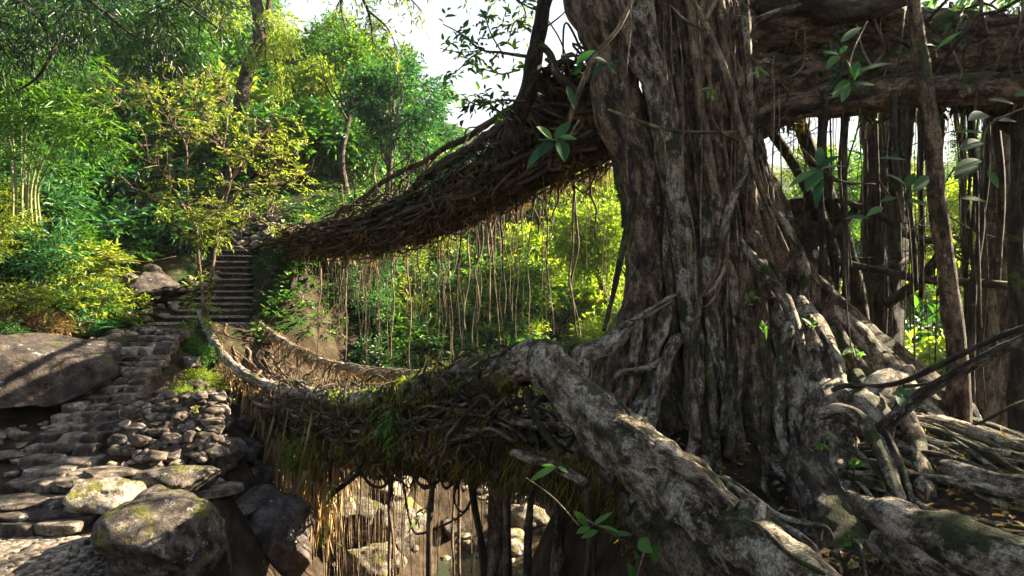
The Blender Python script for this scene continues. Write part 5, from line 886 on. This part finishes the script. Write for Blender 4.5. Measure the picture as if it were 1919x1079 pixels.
# leafy twigs against the sky left of the fig's leaning stem
wd = MB(); lf = MB(); T = FIG
for lst in [[(985, 105, 9.2, 7), (940, 97, 9.1, 5), (905, 92, 9, 4), (860, 60, 9, 3), (830, 45, 9, 2)], [(905, 93, 9, 3), (880, 110, 8.9, 3), (860, 130, 8.9, 2), (845, 140, 8.9, 1.5)], [(940, 97, 9.1, 3), (920, 60, 9.1, 3), (908, 20, 9.1, 2)], [(985, 190, 9.3, 5), (940, 185, 9.2, 4), (900, 195, 9.1, 3), (870, 185, 9.1, 2)], [(975, 130, 9.3, 4), (945, 140, 9.2, 3), (905, 130, 9.2, 2)], [(905, 92, 9, 3), (870, 95, 8.9, 2), (825, 90, 8.9, 1.5)], [(960, 225, 9.4, 4), (925, 200, 9.3, 3), (890, 175, 9.3, 2)], [(995, 60, 9.1, 4), (970, 40, 9, 3), (955, 70, 9, 2)], [(1010, 20, 9, 4), (985, 10, 9, 3), (960, -10, 9, 2)], [(1010, 60, 9, 4), (1060, 20, 8.9, 3), (1075, -20, 8.9, 3)], [(1020, 30, 9, 3), (1050, 80, 8.9, 3), (1070, 140, 8.9, 2)]]:
    wd = MB(); lf = MB(); c = ptube(wd, lst, sides=6, step=.08, wob=.03)
    for q in c[2:]:
        if r_.random() < .92 and lst[-1][0] < 1000: twigs(lf, q[None], nrm(r_.normal(size=(1, 3)) + [-.2, 0, .1]), int(r_.integers(3, 7)), .24, .15, .06, r_, .5, .25, wd, wr=.004)
    b_ = wd.build('branch', M['twig'], T)
    if lf.n: l_ = lf.build('foliage', M['leaf'], T)
# more trunks on the right
def rtrunk(name, label, lists, m, extra=None):
    T = thing(name, P(*lists[0][-1][:3]), label, 'tree')
    for lst in lists: one('trunk', M[m], T, lst, sides=18, step=.1, lump=.2, lumpf=3)
    return T
rtrunk('twin_tree', 'black mossy twin trunk standing behind the fig, under its upper limb', [[(1690, 60, 10.2, 70), (1680, 190, 10.2, 62), (1668, 330, 10.1, 66), (1655, 480, 10, 74), (1640, 600, 10, 84), (1630, 760, 10, 100)], [(1630, 60, 10, 44), (1640, 200, 10, 46), (1640, 340, 9.9, 44), (1636, 470, 9.9, 46), (1625, 600, 9.9, 50), (1612, 760, 9.9, 60)]], 'figdark')
rtrunk('slender_tree', 'slim pale grey slanting stem rising from the mound at right to the upper limb', [[(1708, -40, 6.6, 26), (1718, 60, 6.6, 27), (1733, 160, 6.6, 28), (1748, 260, 6.6, 28), (1757, 380, 6.6, 28), (1770, 480, 6.6, 30), (1783, 590, 6.6, 32), (1795, 700, 6.6, 36), (1803, 880, 6.6, 44)]], 'fig')
rtrunk('brown_tree', 'thick brown sunlit trunk with fluted bark near the right edge', [[(1890, 100, 9.4, 60), (1886, 220, 9.3, 68), (1880, 360, 9.2, 74), (1876, 520, 9.2, 80), (1874, 680, 9.1, 92), (1868, 900, 9, 120)], [(1850, 420, 9, 26), (1856, 560, 9, 30), (1852, 700, 8.9, 34), (1846, 900, 8.8, 44)]], 'brown')
rtrunk('dark_tree', 'slim black trunk at the right edge in front of the brown trunk', [[(1902, 60, 7.4, 22), (1908, 260, 7.4, 24), (1904, 460, 7.4, 24), (1908, 640, 7.4, 28), (1905, 920, 7.4, 36)]], 'figdark')
rtrunk('thin_tree', 'thin dark stem beside the slim pale stem, forking at the right gap', [[(1812, 130, 8, 12), (1826, 300, 8, 12), (1838, 420, 8, 14), (1822, 560, 8, 14), (1815, 900, 8, 18)], [(1838, 420, 8, 9), (1850, 330, 8, 9), (1852, 200, 8, 8)]], 'figdark')
for T_, bl, n_ in (('brown_tree', [((9.5, 10.5, 6.5), (3, 2.6, 1.6)), ((11.5, 9.0, 4.2), (2.2, 2.4, 2.2)), ((10.5, 7, 5.5), (2.2, 2, 1.6))], 650), ('dark_tree', [((8.6, 6.6, 5.2), (1.8, 1.8, 1.3)), ((9.4, 5.4, 2.6), (1.6, 1.6, 1.8))], 420)):
    T = bpy.data.objects[T_]; mb = MB(); c, d = blobpts(bl, n_, r_, .8, -.1, 5); twigs(mb, c, d, 8, .55, .2, .08, r_, .45, .25, mb); mb.build('crown', M['leaf'], T)  # crowns out of frame, added on the sun side to shade the fig trunk

# ------------------------------------------------------------------ bushes: shared meshes, own objects
r_ = np.random.default_rng(9)
def bushmesh(seed, L, W, n, nl=7, tl=.42, up=.3, droop=0):
    q = np.random.default_rng(seed); mb = MB(); wd = MB()
    bl = [((q.normal(0, .38), q.normal(0, .38), q.uniform(.35, .95)), (q.uniform(.4, .62), q.uniform(.4, .62), q.uniform(.3, .5))) for _ in range(7)]
    c, d = blobpts(bl, n, q, 1.6, -.15, seed, .3); twigs(mb, c, d + [0, 0, up], nl, tl, L, W, q, .5, .28, mb)
    for k in range(12): e = c[q.integers(len(c))]; tube(wd, [q.normal(size=3) * [.12, .12, 0] - [0, 0, .3], e * [.5, .5, .55], e], [.022, .014, .005], sides=5, step=.2)
    return mb.mesh('bush_foliage', M['leaf']), wd.mesh('bush_stem', M['twig'])
BM = [bushmesh(1, .15, .055, 330), bushmesh(2, .12, .05, 380), bushmesh(3, .2, .06, 240, 8, .5), bushmesh(4, .24, .11, 170, 6, .5)]
def setmat(o, m): o.material_slots[0].link = 'OBJECT'; o.material_slots[0].material = m
def bush(x, y, s, v, m, label, group, z=None):
    T = thing('bush', (x, y, (hz(x, y) if z is None else z) - .05), label, 'bush', group); T.scale = (s * r_.uniform(.85, 1.2), s * r_.uniform(.85, 1.2), s * r_.uniform(.8, 1.2)); T.rotation_euler = (0, 0, r_.uniform(0, 6.28))
    for k, nm in ((0, 'foliage'), (1, 'stem')):
        o = bpy.data.objects.new(nm, BM[v][k]); COL.objects.link(o); o.parent = T
        if k == 0: setmat(o, M[m])
def bushes(n, px0, px1, Y0, Y1, s, ms, vs_, label, group, py=None):
    k = 0; g = 0
    while k < n and g < n * 80:
        g += 1; Y = r_.uniform(Y0, Y1); px = r_.uniform(px0, px1); x = P(px, 0, Y)[0]; z = hz(x, Y); q = 539.5 - z * FP / Y
        if py and not (py[0] < q < py[1]): continue
        bush(x, Y, r_.uniform(*s), int(r_.choice(vs_)), ms[int(r_.integers(len(ms)))], label, group, z); k += 1
bushes(26, -40, 190, 15, 21, (.6, 1.1), ['leaf', 'leaf', 'leafb', 'leafb', 'leafo'], [0, 2], 'feathery yellow green bush on the left slope below the bamboo', 'bushes below the bamboo', (380, 640))
bushes(24, 160, 400, 20, 27, (.8, 1.5), ['leafb', 'leafd', 'leaf'], [0, 1, 3], 'dim green bush on the slope behind the small sunlit tree', 'bushes behind the small tree', (240, 500))
bushes(22, -40, 330, 22, 32, (1.2, 2.1), ['leafd', 'leafb', 'leaf'], [0, 1, 2, 3], 'large dark bush high on the left slope around the bamboo', 'bushes high on the left slope', (20, 380))
bushes(26, 330, 700, 25, 34, (1.2, 2.1), ['leaf', 'leaf', 'leafb', 'leafy'], [0, 1, 2, 3], 'bright green bush on the slope above the upper steps', 'bushes above the upper steps', (90, 400))
bushes(8, 335, 395, 13, 15.5, (.22, .4), ['leafo', 'leaf', 'leafy'], [0, 1], 'low weedy bush between the lower steps and the bridge end', 'bushes at the bridge end', (600, 790))
bushes(44, 690, 1010, 21, 27, (.7, 1.25), ['leafb', 'leaf', 'leafy', 'leaf'], [0, 1, 2, 3], 'glossy green bush on the far bank under the upper bridge', 'bushes on the far bank', (440, 800))
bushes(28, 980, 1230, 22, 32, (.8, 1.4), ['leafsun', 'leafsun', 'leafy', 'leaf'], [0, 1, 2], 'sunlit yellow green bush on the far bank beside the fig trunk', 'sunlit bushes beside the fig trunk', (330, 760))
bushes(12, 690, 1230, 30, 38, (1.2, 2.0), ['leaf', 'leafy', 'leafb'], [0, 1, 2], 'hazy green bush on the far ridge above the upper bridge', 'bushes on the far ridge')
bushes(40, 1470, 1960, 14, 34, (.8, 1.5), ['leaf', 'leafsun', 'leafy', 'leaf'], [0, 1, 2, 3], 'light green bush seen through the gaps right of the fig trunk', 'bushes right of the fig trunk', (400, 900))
bushes(14, 1680, 1960, 10.5, 15, (.4, .8), ['leafy', 'leaf'], [1, 3], 'low leafy bush behind the root mound at right', 'low bushes behind the root mound', (600, 980))
bushes(24, 520, 720, 19.8, 23, (.5, .9), ['leafd', 'leafb'], [0, 1, 3], 'shaded bush on the dark bank between the two bridges', 'bushes between the bridges', (470, 760))
bushes(6, -60, 90, 11.5, 14.5, (.35, .6), ['leafd', 'leaf'], [0, 1], 'small bush at the left edge above the huge dark boulder', 'bushes above the huge boulder', (560, 700))
bushes(18, 180, 760, 33, 42, (2.0, 3.0), ['leaf', 'leaf', 'leafb', 'leaf'], [0, 1, 2], 'distant bush along the top of the slope', 'bushes along the skyline')
bushes(12, 1440, 1960, 33, 42, (1.8, 2.8), ['leaf', 'leafy'], [0, 1, 2], 'distant bush on the rise far behind the fig trunk', 'bushes on the far rise')
# reddish brown dry shrub on the left bank
for k, (px, Y, s) in enumerate([(40, 15.2, .6), (75, 15.6, .5), (105, 16.0, .4)]):
    x = P(px, 0, Y)[0]; bush(x, Y, s, 2, 'dry', 'reddish brown withered bush above the huge dark boulder', 'withered bushes at left')
# ferns
def fernmesh(seed, n=9, L=.8):
    q = np.random.default_rng(seed); mb = MB()
    for k in range(n):
        a = k * 6.28 / n + q.normal(0, .25); t = np.linspace(0, 1, 16); el = q.uniform(.7, 1.2); Lk = L * q.uniform(.75, 1.2)
        x = t * Lk * math.cos(el * .6); z = t * Lk * math.sin(el) - .55 * Lk * t ** 2.2; c = np.stack([x * math.cos(a), x * math.sin(a), z], -1); g = nrm(np.gradient(c, axis=0)); s = nrm(np.cross(g, [0, 0, 1.0]))
        w_ = .24 * Lk * np.sin(np.pi * (t * .9 + .08)) ** .8
        for sg in (1, -1): leaves(mb, c[1:], s[1:] * sg + g[1:] * .45 - np.array([0, 0, .15]), np.tile([0, 0, 1.0], (15, 1)), w_[1:], .028 * Lk / .8 + w_[1:] * .05, np.clip(q.normal(.5, .15, 15), 0, 1))
        leaves(mb, c[:1], c[-1:] - c[:1], np.array([[0, 0, 1.0]]), Lk * .9, .012, .3)
    return mb.mesh('fern', M['leaf'])
FM = [fernmesh(1), fernmesh(2, 11, .9), fernmesh(3, 7, .75)]
def ferns(lst, label, group, m='leaf', s=(.8, 1.2)):
    for px, Y, in lst:
        x = P(px, 0, Y)[0]; o = bpy.data.objects.new('fern', FM[int(r_.integers(3))]); COL.objects.link(o); o.location = (x, Y, hz(x, Y) + .05); o.scale = [r_.uniform(*s)] * 3; o.rotation_euler = (0, 0, r_.uniform(0, 6)); setmat(o, M[m]); tag(o, label, 'fern', group)
ferns([(180, 18.6), (215, 18.9), (200, 18.1), (160, 18.0), (235, 19.5), (150, 17.3), (190, 17.2), (120, 17.2), (170, 16.6), (215, 17.6)], 'green fern on the bank left of the upper steps', 'ferns on the left bank', 'leafb')
ferns([(750, 22), (790, 21.8), (770, 21.2), (720, 21.8), (640, 20.8), (690, 21.3), (820, 22), (850, 22.3)], 'bright fern on the far bank just above the lower bridge', 'ferns on the far bank', 'leafy', (1.2, 1.8))
ferns([(1790, 9.5), (1850, 9.0), (1760, 10), (1820, 10.5)], 'bright fern at the foot of the right gap behind the root mound', 'ferns behind the root mound', 'leafy')
# bamboo
T = thing('bamboo_clump', (P(75, 300, 17.5)[0], 17.5, hz(P(75, 300, 17.5)[0], 17.5)), 'clump of slender bamboo with drooping blue green leaves at left', 'bamboo'); lf = MB()
for k, (x0, y0, x1, y1) in enumerate([(40, 340, 38, 30), (42, 345, 65, 60), (52, 345, 92, 90), (30, 345, 15, 120), (60, 345, 125, 110), (68, 340, 150, 140), (24, 340, 0, 60), (48, 350, 45, 190), (75, 345, 190, 190)]):
    Yk = 17.5 + r_.uniform(-.5, .5); mb = MB(); c = tube(mb, [P(x0, 420, Yk), P(x0, y0, Yk), P((x0 + x1) / 2, (y0 + y1) / 2, Yk), P(x1, y1, Yk - .3), P(x1 + (x1 - x0) * .45 + 8, y1 + 10, Yk - .7)], [.032, .03, .024, .014, .005], sides=8, step=.1, lump=0, tn=r_.uniform(.2, .9))
    mb.build('culm', M['cane'], T)
    for q in c[len(c) // 3::2]:
        n_ = int(r_.integers(2, 5)); d = nrm(r_.normal(size=(n_, 3)) * [1, 1, .35] + [.25, -.2, -.05]); e = q + d * r_.uniform(.1, .5, (n_, 1)); twigs(lf, e, d, 6, .3, .26, .026, r_, .5, .25, lf, updir=.9)
for px, py in [(90, 180), (170, 230), (150, 250), (30, 150), (110, 215), (60, 210), (20, 185), (190, 255)]:
    c, d = blobpts([(P(px, py, 16.4), (.6, .5, .3))], 26, r_, 1, -.5, 3, .1); twigs(lf, c, d * .7 + np.array([.2, -.1, -.1]), 6, .34, .34, .042, r_, .8, .25, lf, updir=.9)
lf.build('foliage', M['leaf'], T)
# undergrowth: ground cover of leaves over the slopes
def cover(n, poly, L, m, hgt, kind_name, r_, ok=None):
    Y = r_.uniform(poly[2], poly[3], n); x = (r_.uniform(poly[0], poly[1], n) - 959.5) / FP * Y; z = H(x, Y); py = 539.5 - z * FP / Y; px = x * FP / Y + 959.5
    k = (py > poly[4]) & (py < poly[5]) & (fbm(np.stack([x * .7, Y * .7, x * 0], -1), 6, 3) > -.25)
    if ok is not None: k &= ok(px, py, Y)
    p = np.stack([x, Y, z + r_.random(n) ** 2 * hgt], -1)[k]; m_ = len(p); mb = MB()
    twigs(mb, p, r_.normal(size=(m_, 3)) * [1, 1, .3] + [0, 0, .5], 5, .28, L, L * .4, r_, .45, .28, None)
    o = mb.build(kind_name, M[m], None); o['kind'] = 'stuff'; return o
nost = lambda px, py, Y: ~((py > 470) & (px > 190) & (px < 480)) & ~((py > 590) & (px < 470))
cover(9000, (-80, 720, 14.5, 36, 0, 640), .16, 'leaf', .5, 'undergrowth', r_, nost)
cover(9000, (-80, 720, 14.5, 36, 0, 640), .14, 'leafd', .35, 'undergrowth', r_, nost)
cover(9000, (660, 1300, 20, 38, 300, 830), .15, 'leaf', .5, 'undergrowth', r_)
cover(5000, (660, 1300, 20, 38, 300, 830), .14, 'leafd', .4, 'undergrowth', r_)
cover(7000, (1430, 1980, 11, 36, 380, 900), .15, 'leaf', .5, 'undergrowth', r_)
cover(300, (330, 430, 11.5, 15.5, 650, 800), .07, 'leafo', .15, 'undergrowth', r_, lambda px, py, Y: px > 300 - (py - 640) * .2)
# ------------------------------------------------------------------ close leafy sprigs
def sprig(name, label, stem, lvs, m='bigleaf', tone=.5, cat='plant'):     # stem: traced tube; lvs: (px,py of base, px,py of tip, Y, width px, dY)
    T = thing(name, P(*stem[0][:3]), label, cat); one('stem', M['twig'], T, stem, sides=6, step=.04, lump=.05)
    for x0, y0, x1, y1, Y, wd, dy in lvs:
        a, b = P(x0, y0, Y), P(x1, y1, Y + dy); L = np.linalg.norm(b - a); mb = MB(); bigleaf(mb, a, b - a + [0, 0, .12 * L], nrm(np.array([r_.normal(0, .3), -.8, .75])), L, wd / FP * Y, float(np.clip(r_.normal(tone, .15), 0, 1)), .12); mb.build('leaf', M[m], T)
sprig('fig_sprig', 'dark glossy leaves hanging before the upper bridge, left of the trunk', [(1085, 225, 6.6, 4), (1060, 262, 6.5, 4), (1035, 262, 6.5, 4), (1010, 262, 6.5, 3)], [(1035, 262, 1003, 235, 6.5, 22, -.1), (1040, 262, 1072, 225, 6.5, 20, .1), (1035, 265, 1012, 292, 6.5, 24, -.1), (1050, 262, 1058, 300, 6.5, 26, -.15), (1030, 265, 990, 315, 6.5, 22, -.1), (1045, 258, 1080, 262, 6.5, 14, -.2)])
sprig('fig_sprig', 'broad green leaves on a thin shoot at the upper left edge of the fig trunk', [(1100, 150, 6.5, 4), (1110, 118, 6.4, 4), (1140, 120, 6.4, 3)], [(1080, 122, 1118, 92, 6.4, 24, -.1), (1072, 140, 1095, 112, 6.4, 20, -.1), (1140, 118, 1112, 110, 6.4, 14, -.2), (1140, 118, 1112, 140, 6.4, 16, -.1), (1142, 116, 1172, 114, 6.4, 9, 0), (1140, 120, 1155, 138, 6.4, 12, 0), (1062, 160, 1075, 200, 6.5, 16, 0)])
sprig('fig_sprig', 'shiny leafy shoot hanging in front of the upper limb right of the trunk', [(1625, 40, 5.2, 3), (1600, 90, 5.1, 4), (1590, 130, 5.1, 4), (1597, 150, 5.1, 4)], [(1572, 102, 1540, 98, 5.1, 13, 0), (1575, 100, 1590, 86, 5.1, 16, -.05), (1572, 104, 1552, 128, 5.1, 18, -.1), (1597, 145, 1584, 108, 5.1, 22, -.1), (1600, 148, 1608, 110, 5.1, 18, .05), (1600, 150, 1610, 122, 5.1, 14, -.1), (1606, 134, 1678, 118, 5.1, 12, .05), (1592, 150, 1562, 182, 5.1, 20, -.1), (1600, 158, 1640, 160, 5.1, 16, 0), (1575, 80, 1618, 48, 5.2, 14, .1), (1590, 160, 1578, 190, 5.1, 16, -.1)])
sprig('fig_sprig', 'big glossy leaf whorl hanging before the black twin trunk', [(1640, 345, 5.2, 3), (1580, 340, 5.1, 4), (1545, 322, 5.0, 4), (1530, 315, 5.0, 4)], [(1535, 315, 1514, 356, 5.0, 30, -.1), (1533, 312, 1538, 270, 5.0, 20, .05), (1530, 318, 1480, 350, 5.0, 15, -.1), (1532, 316, 1488, 320, 5.0, 14, .1), (1538, 312, 1575, 290, 5.0, 14, 0), (1540, 316, 1590, 312, 5.0, 12, .1), (1535, 322, 1530, 385, 5.0, 18, -.1)])
sprig('fig_sprig', 'bright young shoot with two upright leaves on the upper limb', [(1755, 108, 5.8, 3), (1753, 92, 5.8, 3)], [(1755, 92, 1805, 56, 5.8, 9, 0), (1756, 88, 1736, 84, 5.8, 9, -.05)], tone=.9)
sprig('fig_sprig', 'large dark leaves at the right edge in front of the dark trunk', [(1960, 190, 5.5, 4), (1900, 210, 5.4, 4), (1850, 240, 5.4, 4), (1840, 300, 5.4, 3)], [(1850, 215, 1815, 226, 5.4, 26, -.1), (1860, 225, 1905, 228, 5.4, 16, 0), (1900, 195, 1850, 186, 5.4, 15, 0), (1840, 265, 1800, 282, 5.4, 28, -.1), (1838, 300, 1790, 320, 5.4, 26, -.1), (1830, 310, 1790, 336, 5.4, 30, -.1), (1845, 250, 1780, 248, 5.4, 14, .1), (1850, 320, 1870, 350, 5.4, 16, 0), (1800, 372, 1850, 378, 5.4, 16, 0), (1900, 180, 1945, 172, 5.4, 14, 0)], tone=.35)
sprig('fig_sprig', 'leafy shoots along the middle of the thin dark stem at the right gap', [(1740, 400, 6.0, 3), (1700, 430, 6.0, 3), (1680, 360, 6.0, 3)], [(1700, 350, 1660, 325, 6, 16, 0), (1700, 350, 1715, 322, 6, 18, 0), (1700, 376, 1735, 384, 6, 14, -.1), (1680, 370, 1650, 378, 6, 12, 0), (1700, 300, 1640, 297, 6, 10, 0), (1655, 388, 1625, 405, 6, 14, -.1), (1740, 330, 1710, 360, 6, 20, -.1), (1630, 408, 1580, 410, 6, 12, 0)], tone=.5)
sprig('seedling', 'pair of bright leaves on a bare twig in front of the mossy lower bridge', [(1085, 985, 4.2, 3), (1040, 935, 4.3, 3), (1000, 905, 4.4, 3), (985, 895, 4.4, 2)], [(1042, 874, 994, 902, 4.4, 14, -.05), (1045, 874, 1064, 886, 4.4, 10, -.05), (1042, 876, 1015, 872, 4.4, 8, .1)], tone=.95)
sprig('seedling', 'leafy seedling with yellow green leaves below the big sloping root', [(1180, 1020, 4.3, 4), (1130, 990, 4.3, 4), (1090, 970, 4.3, 3)], [(1100, 985, 1072, 955, 4.3, 16, -.1), (1105, 988, 1080, 1000, 4.3, 14, -.1), (1110, 985, 1150, 958, 4.3, 9, .05), (1120, 995, 1090, 1008, 4.3, 12, 0), (1125, 985, 1165, 1000, 4.3, 8, 0), (1150, 1000, 1185, 1002, 4.3, 10, 0), (1100, 980, 1080, 975, 4.3, 12, -.1)], tone=.75)
sprig('seedling', 'three curling green leaves at the bottom beside the mossy root wall', [(1190, 1110, 4.0, 4), (1200, 1060, 4.0, 4), (1215, 1010, 4.0, 3)], [(1197, 1012, 1222, 1035, 3.9, 26, -.1), (1225, 1020, 1228, 1055, 3.9, 16, 0), (1190, 1085, 1175, 1050, 3.9, 14, 0), (1195, 1050, 1188, 1030, 3.9, 10, 0), (1185, 1075, 1200, 1055, 3.9, 12, -.1)], tone=.7)
sprig('seedling', 'dark cluster of leaves at the fork of the propped dead branches', [(1690, 775, 5.3, 4), (1692, 745, 5.2, 4)], [(1690, 742, 1688, 762, 5.1, 18, -.1), (1692, 740, 1670, 738, 5.1, 12, 0), (1692, 738, 1684, 722, 5.1, 12, .05), (1695, 738, 1712, 732, 5.1, 10, 0), (1695, 742, 1706, 748, 5.1, 10, -.05)], tone=.3)
for px, py, Y, lab in [(1405, 560, 6.9, 'small yellowing plant on the front of the fig trunk'), (1432, 615, 6.8, 'tiny green plant on the trunk below the yellowing one'), (1600, 660, 6.4, 'small light green plant on the right buttress'), (1600, 870, 5.2, 'little green plant low on the root mound, under the snaking pale root'), (1545, 830, 5.6, 'tiny plant at the left side of the root mound'), (1520, 605, 6.7, 'small plant at the top of the right buttress'), (1330, 175, 6.9, 'slender leafed plant growing high on the fig trunk'), (1420, 135, 6.9, 'narrow leafed plant where the upper limb leaves the trunk'), (1590, 1010, 4.3, 'tiny plant between the foreground roots at the bottom')]:
    n_ = int(r_.integers(6, 10)); lv = []
    for q in range(n_):
        a = r_.uniform(0, 6.28); l_ = r_.uniform(9, 24); lv.append((px + r_.uniform(-8, 8), py + r_.uniform(-12, 12), px + l_ * math.cos(a), py + l_ * math.sin(a) * .8, Y, r_.uniform(3.5, 8), r_.uniform(-.12, .02)))
    sprig('seedling', lab, [(px, py + 25, Y + .1, 3), (px, py, Y, 3), (px + 4, py - 12, Y, 2)], lv, 'leaf', .75)
# bright fern frond and creepers hanging below the lower bridge
T = thing('hanging_fern', P(640, 880, 10.3), 'bright yellow green fern frond dangling below the middle of the lower bridge', 'fern'); mb = MB()
c, d = blobpts([(P(630, 920, 10.3), (.13, .12, .22)), (P(618, 960, 10.3), (.13, .1, .25)), (P(608, 990, 10.3), (.08, .08, .15)), (P(590, 850, 12), (.5, .4, .5)), (P(560, 820, 12.5), (.5, .4, .5))], 170, r_, 2, -.6, 1, .0); twigs(mb, c, np.array([-.3, 0, -1.0]) + r_.normal(size=(len(c), 3)) * .4, 7, .26, .11, .02, r_, .6, .25, mb); mb.build('frond', M['leafy'], T)
T = thing('creeper', P(700, 800, 9.8), 'green creeper leaves trailing from the near handrail of the lower bridge', 'creeper'); mb = MB()
c, d = blobpts([(P(735, 780, 9.4), (.2, .12, .35)), (P(800, 960, 9.5), (.06, .06, .3)), (P(740, 755, 9.5), (.2, .12, .15))], 22, r_, 2, -.5, 1, .0); twigs(mb, c, np.array([-.4, -.2, -.7]) + r_.normal(size=(len(c), 3)) * .4, 6, .28, .14, .035, r_, .5, .25, mb); mb.build('foliage', M['leaf'], T)
for t in np.linspace(.05, .8, 8):
    pass
# fallen leaves and moss on the root mound
n = 2600; x = r_.uniform(1.2, 6.5, n); y = r_.uniform(2.8, 7.5, n); mb = MB()
leaves(mb, np.stack([x, y, H(x, y) + .05], -1), r_.normal(size=(n, 3)) * [1, 1, .25], np.array([0, 0, 1]) + r_.normal(size=(n, 3)) * .3, r_.uniform(.05, .12, n), r_.uniform(.02, .05, n), np.clip(r_.normal(.45, .3, n), 0, 1))
o = mb.build('leaf_litter', M['dry'], None); o['kind'] = 'stuff'
n = 9000; a = r_.random(n); x = r_.uniform(1.3, 6.5, n); y = r_.uniform(2.8, 7.5, n); k = fbm(np.stack([x * 1.6, y * 1.6, x * 0], -1), 12, 3) > .12; x, y = x[k], y[k]; n = len(x); mb = MB()
leaves(mb, np.stack([x, y, H(x, y) + .02], -1), r_.normal(size=(n, 3)) * .5 + [0, 0, .9], r_.normal(size=(n, 3)), r_.uniform(.03, .09, n), r_.uniform(.008, .018, n), np.clip(r_.normal(.5, .25, n), 0, 1), fold=.1)
o = mb.build('moss', M['mossf'], None); o['kind'] = 'stuff'
# ------------------------------------------------------------------ morning haze in the gorge
m = bpy.data.materials.new('haze'); m.use_nodes = True; m.node_tree.nodes.clear(); nt = m.node_tree
v = nt.nodes.new('ShaderNodeVolumePrincipled'); v.inputs['Color'].default_value = (.93, .96, 1, 1); v.inputs['Density'].default_value = HAZE; v.inputs['Anisotropy'].default_value = .35
nt.links.new(v.outputs[0], nt.nodes.new('ShaderNodeOutputMaterial').inputs['Volume'])
mb = MB(); a, b, c0, c1 = 300, 300, -12, 62
mb.add([(x, y, z) for z in (c0, c1) for y in (-b, b) for x in (-a, a)], [(0, 2, 3, 1), (4, 5, 7, 6), (0, 1, 5, 4), (2, 6, 7, 3), (0, 4, 6, 2), (1, 3, 7, 5)])
o = mb.build('haze', m, None, False); o['kind'] = 'stuff'
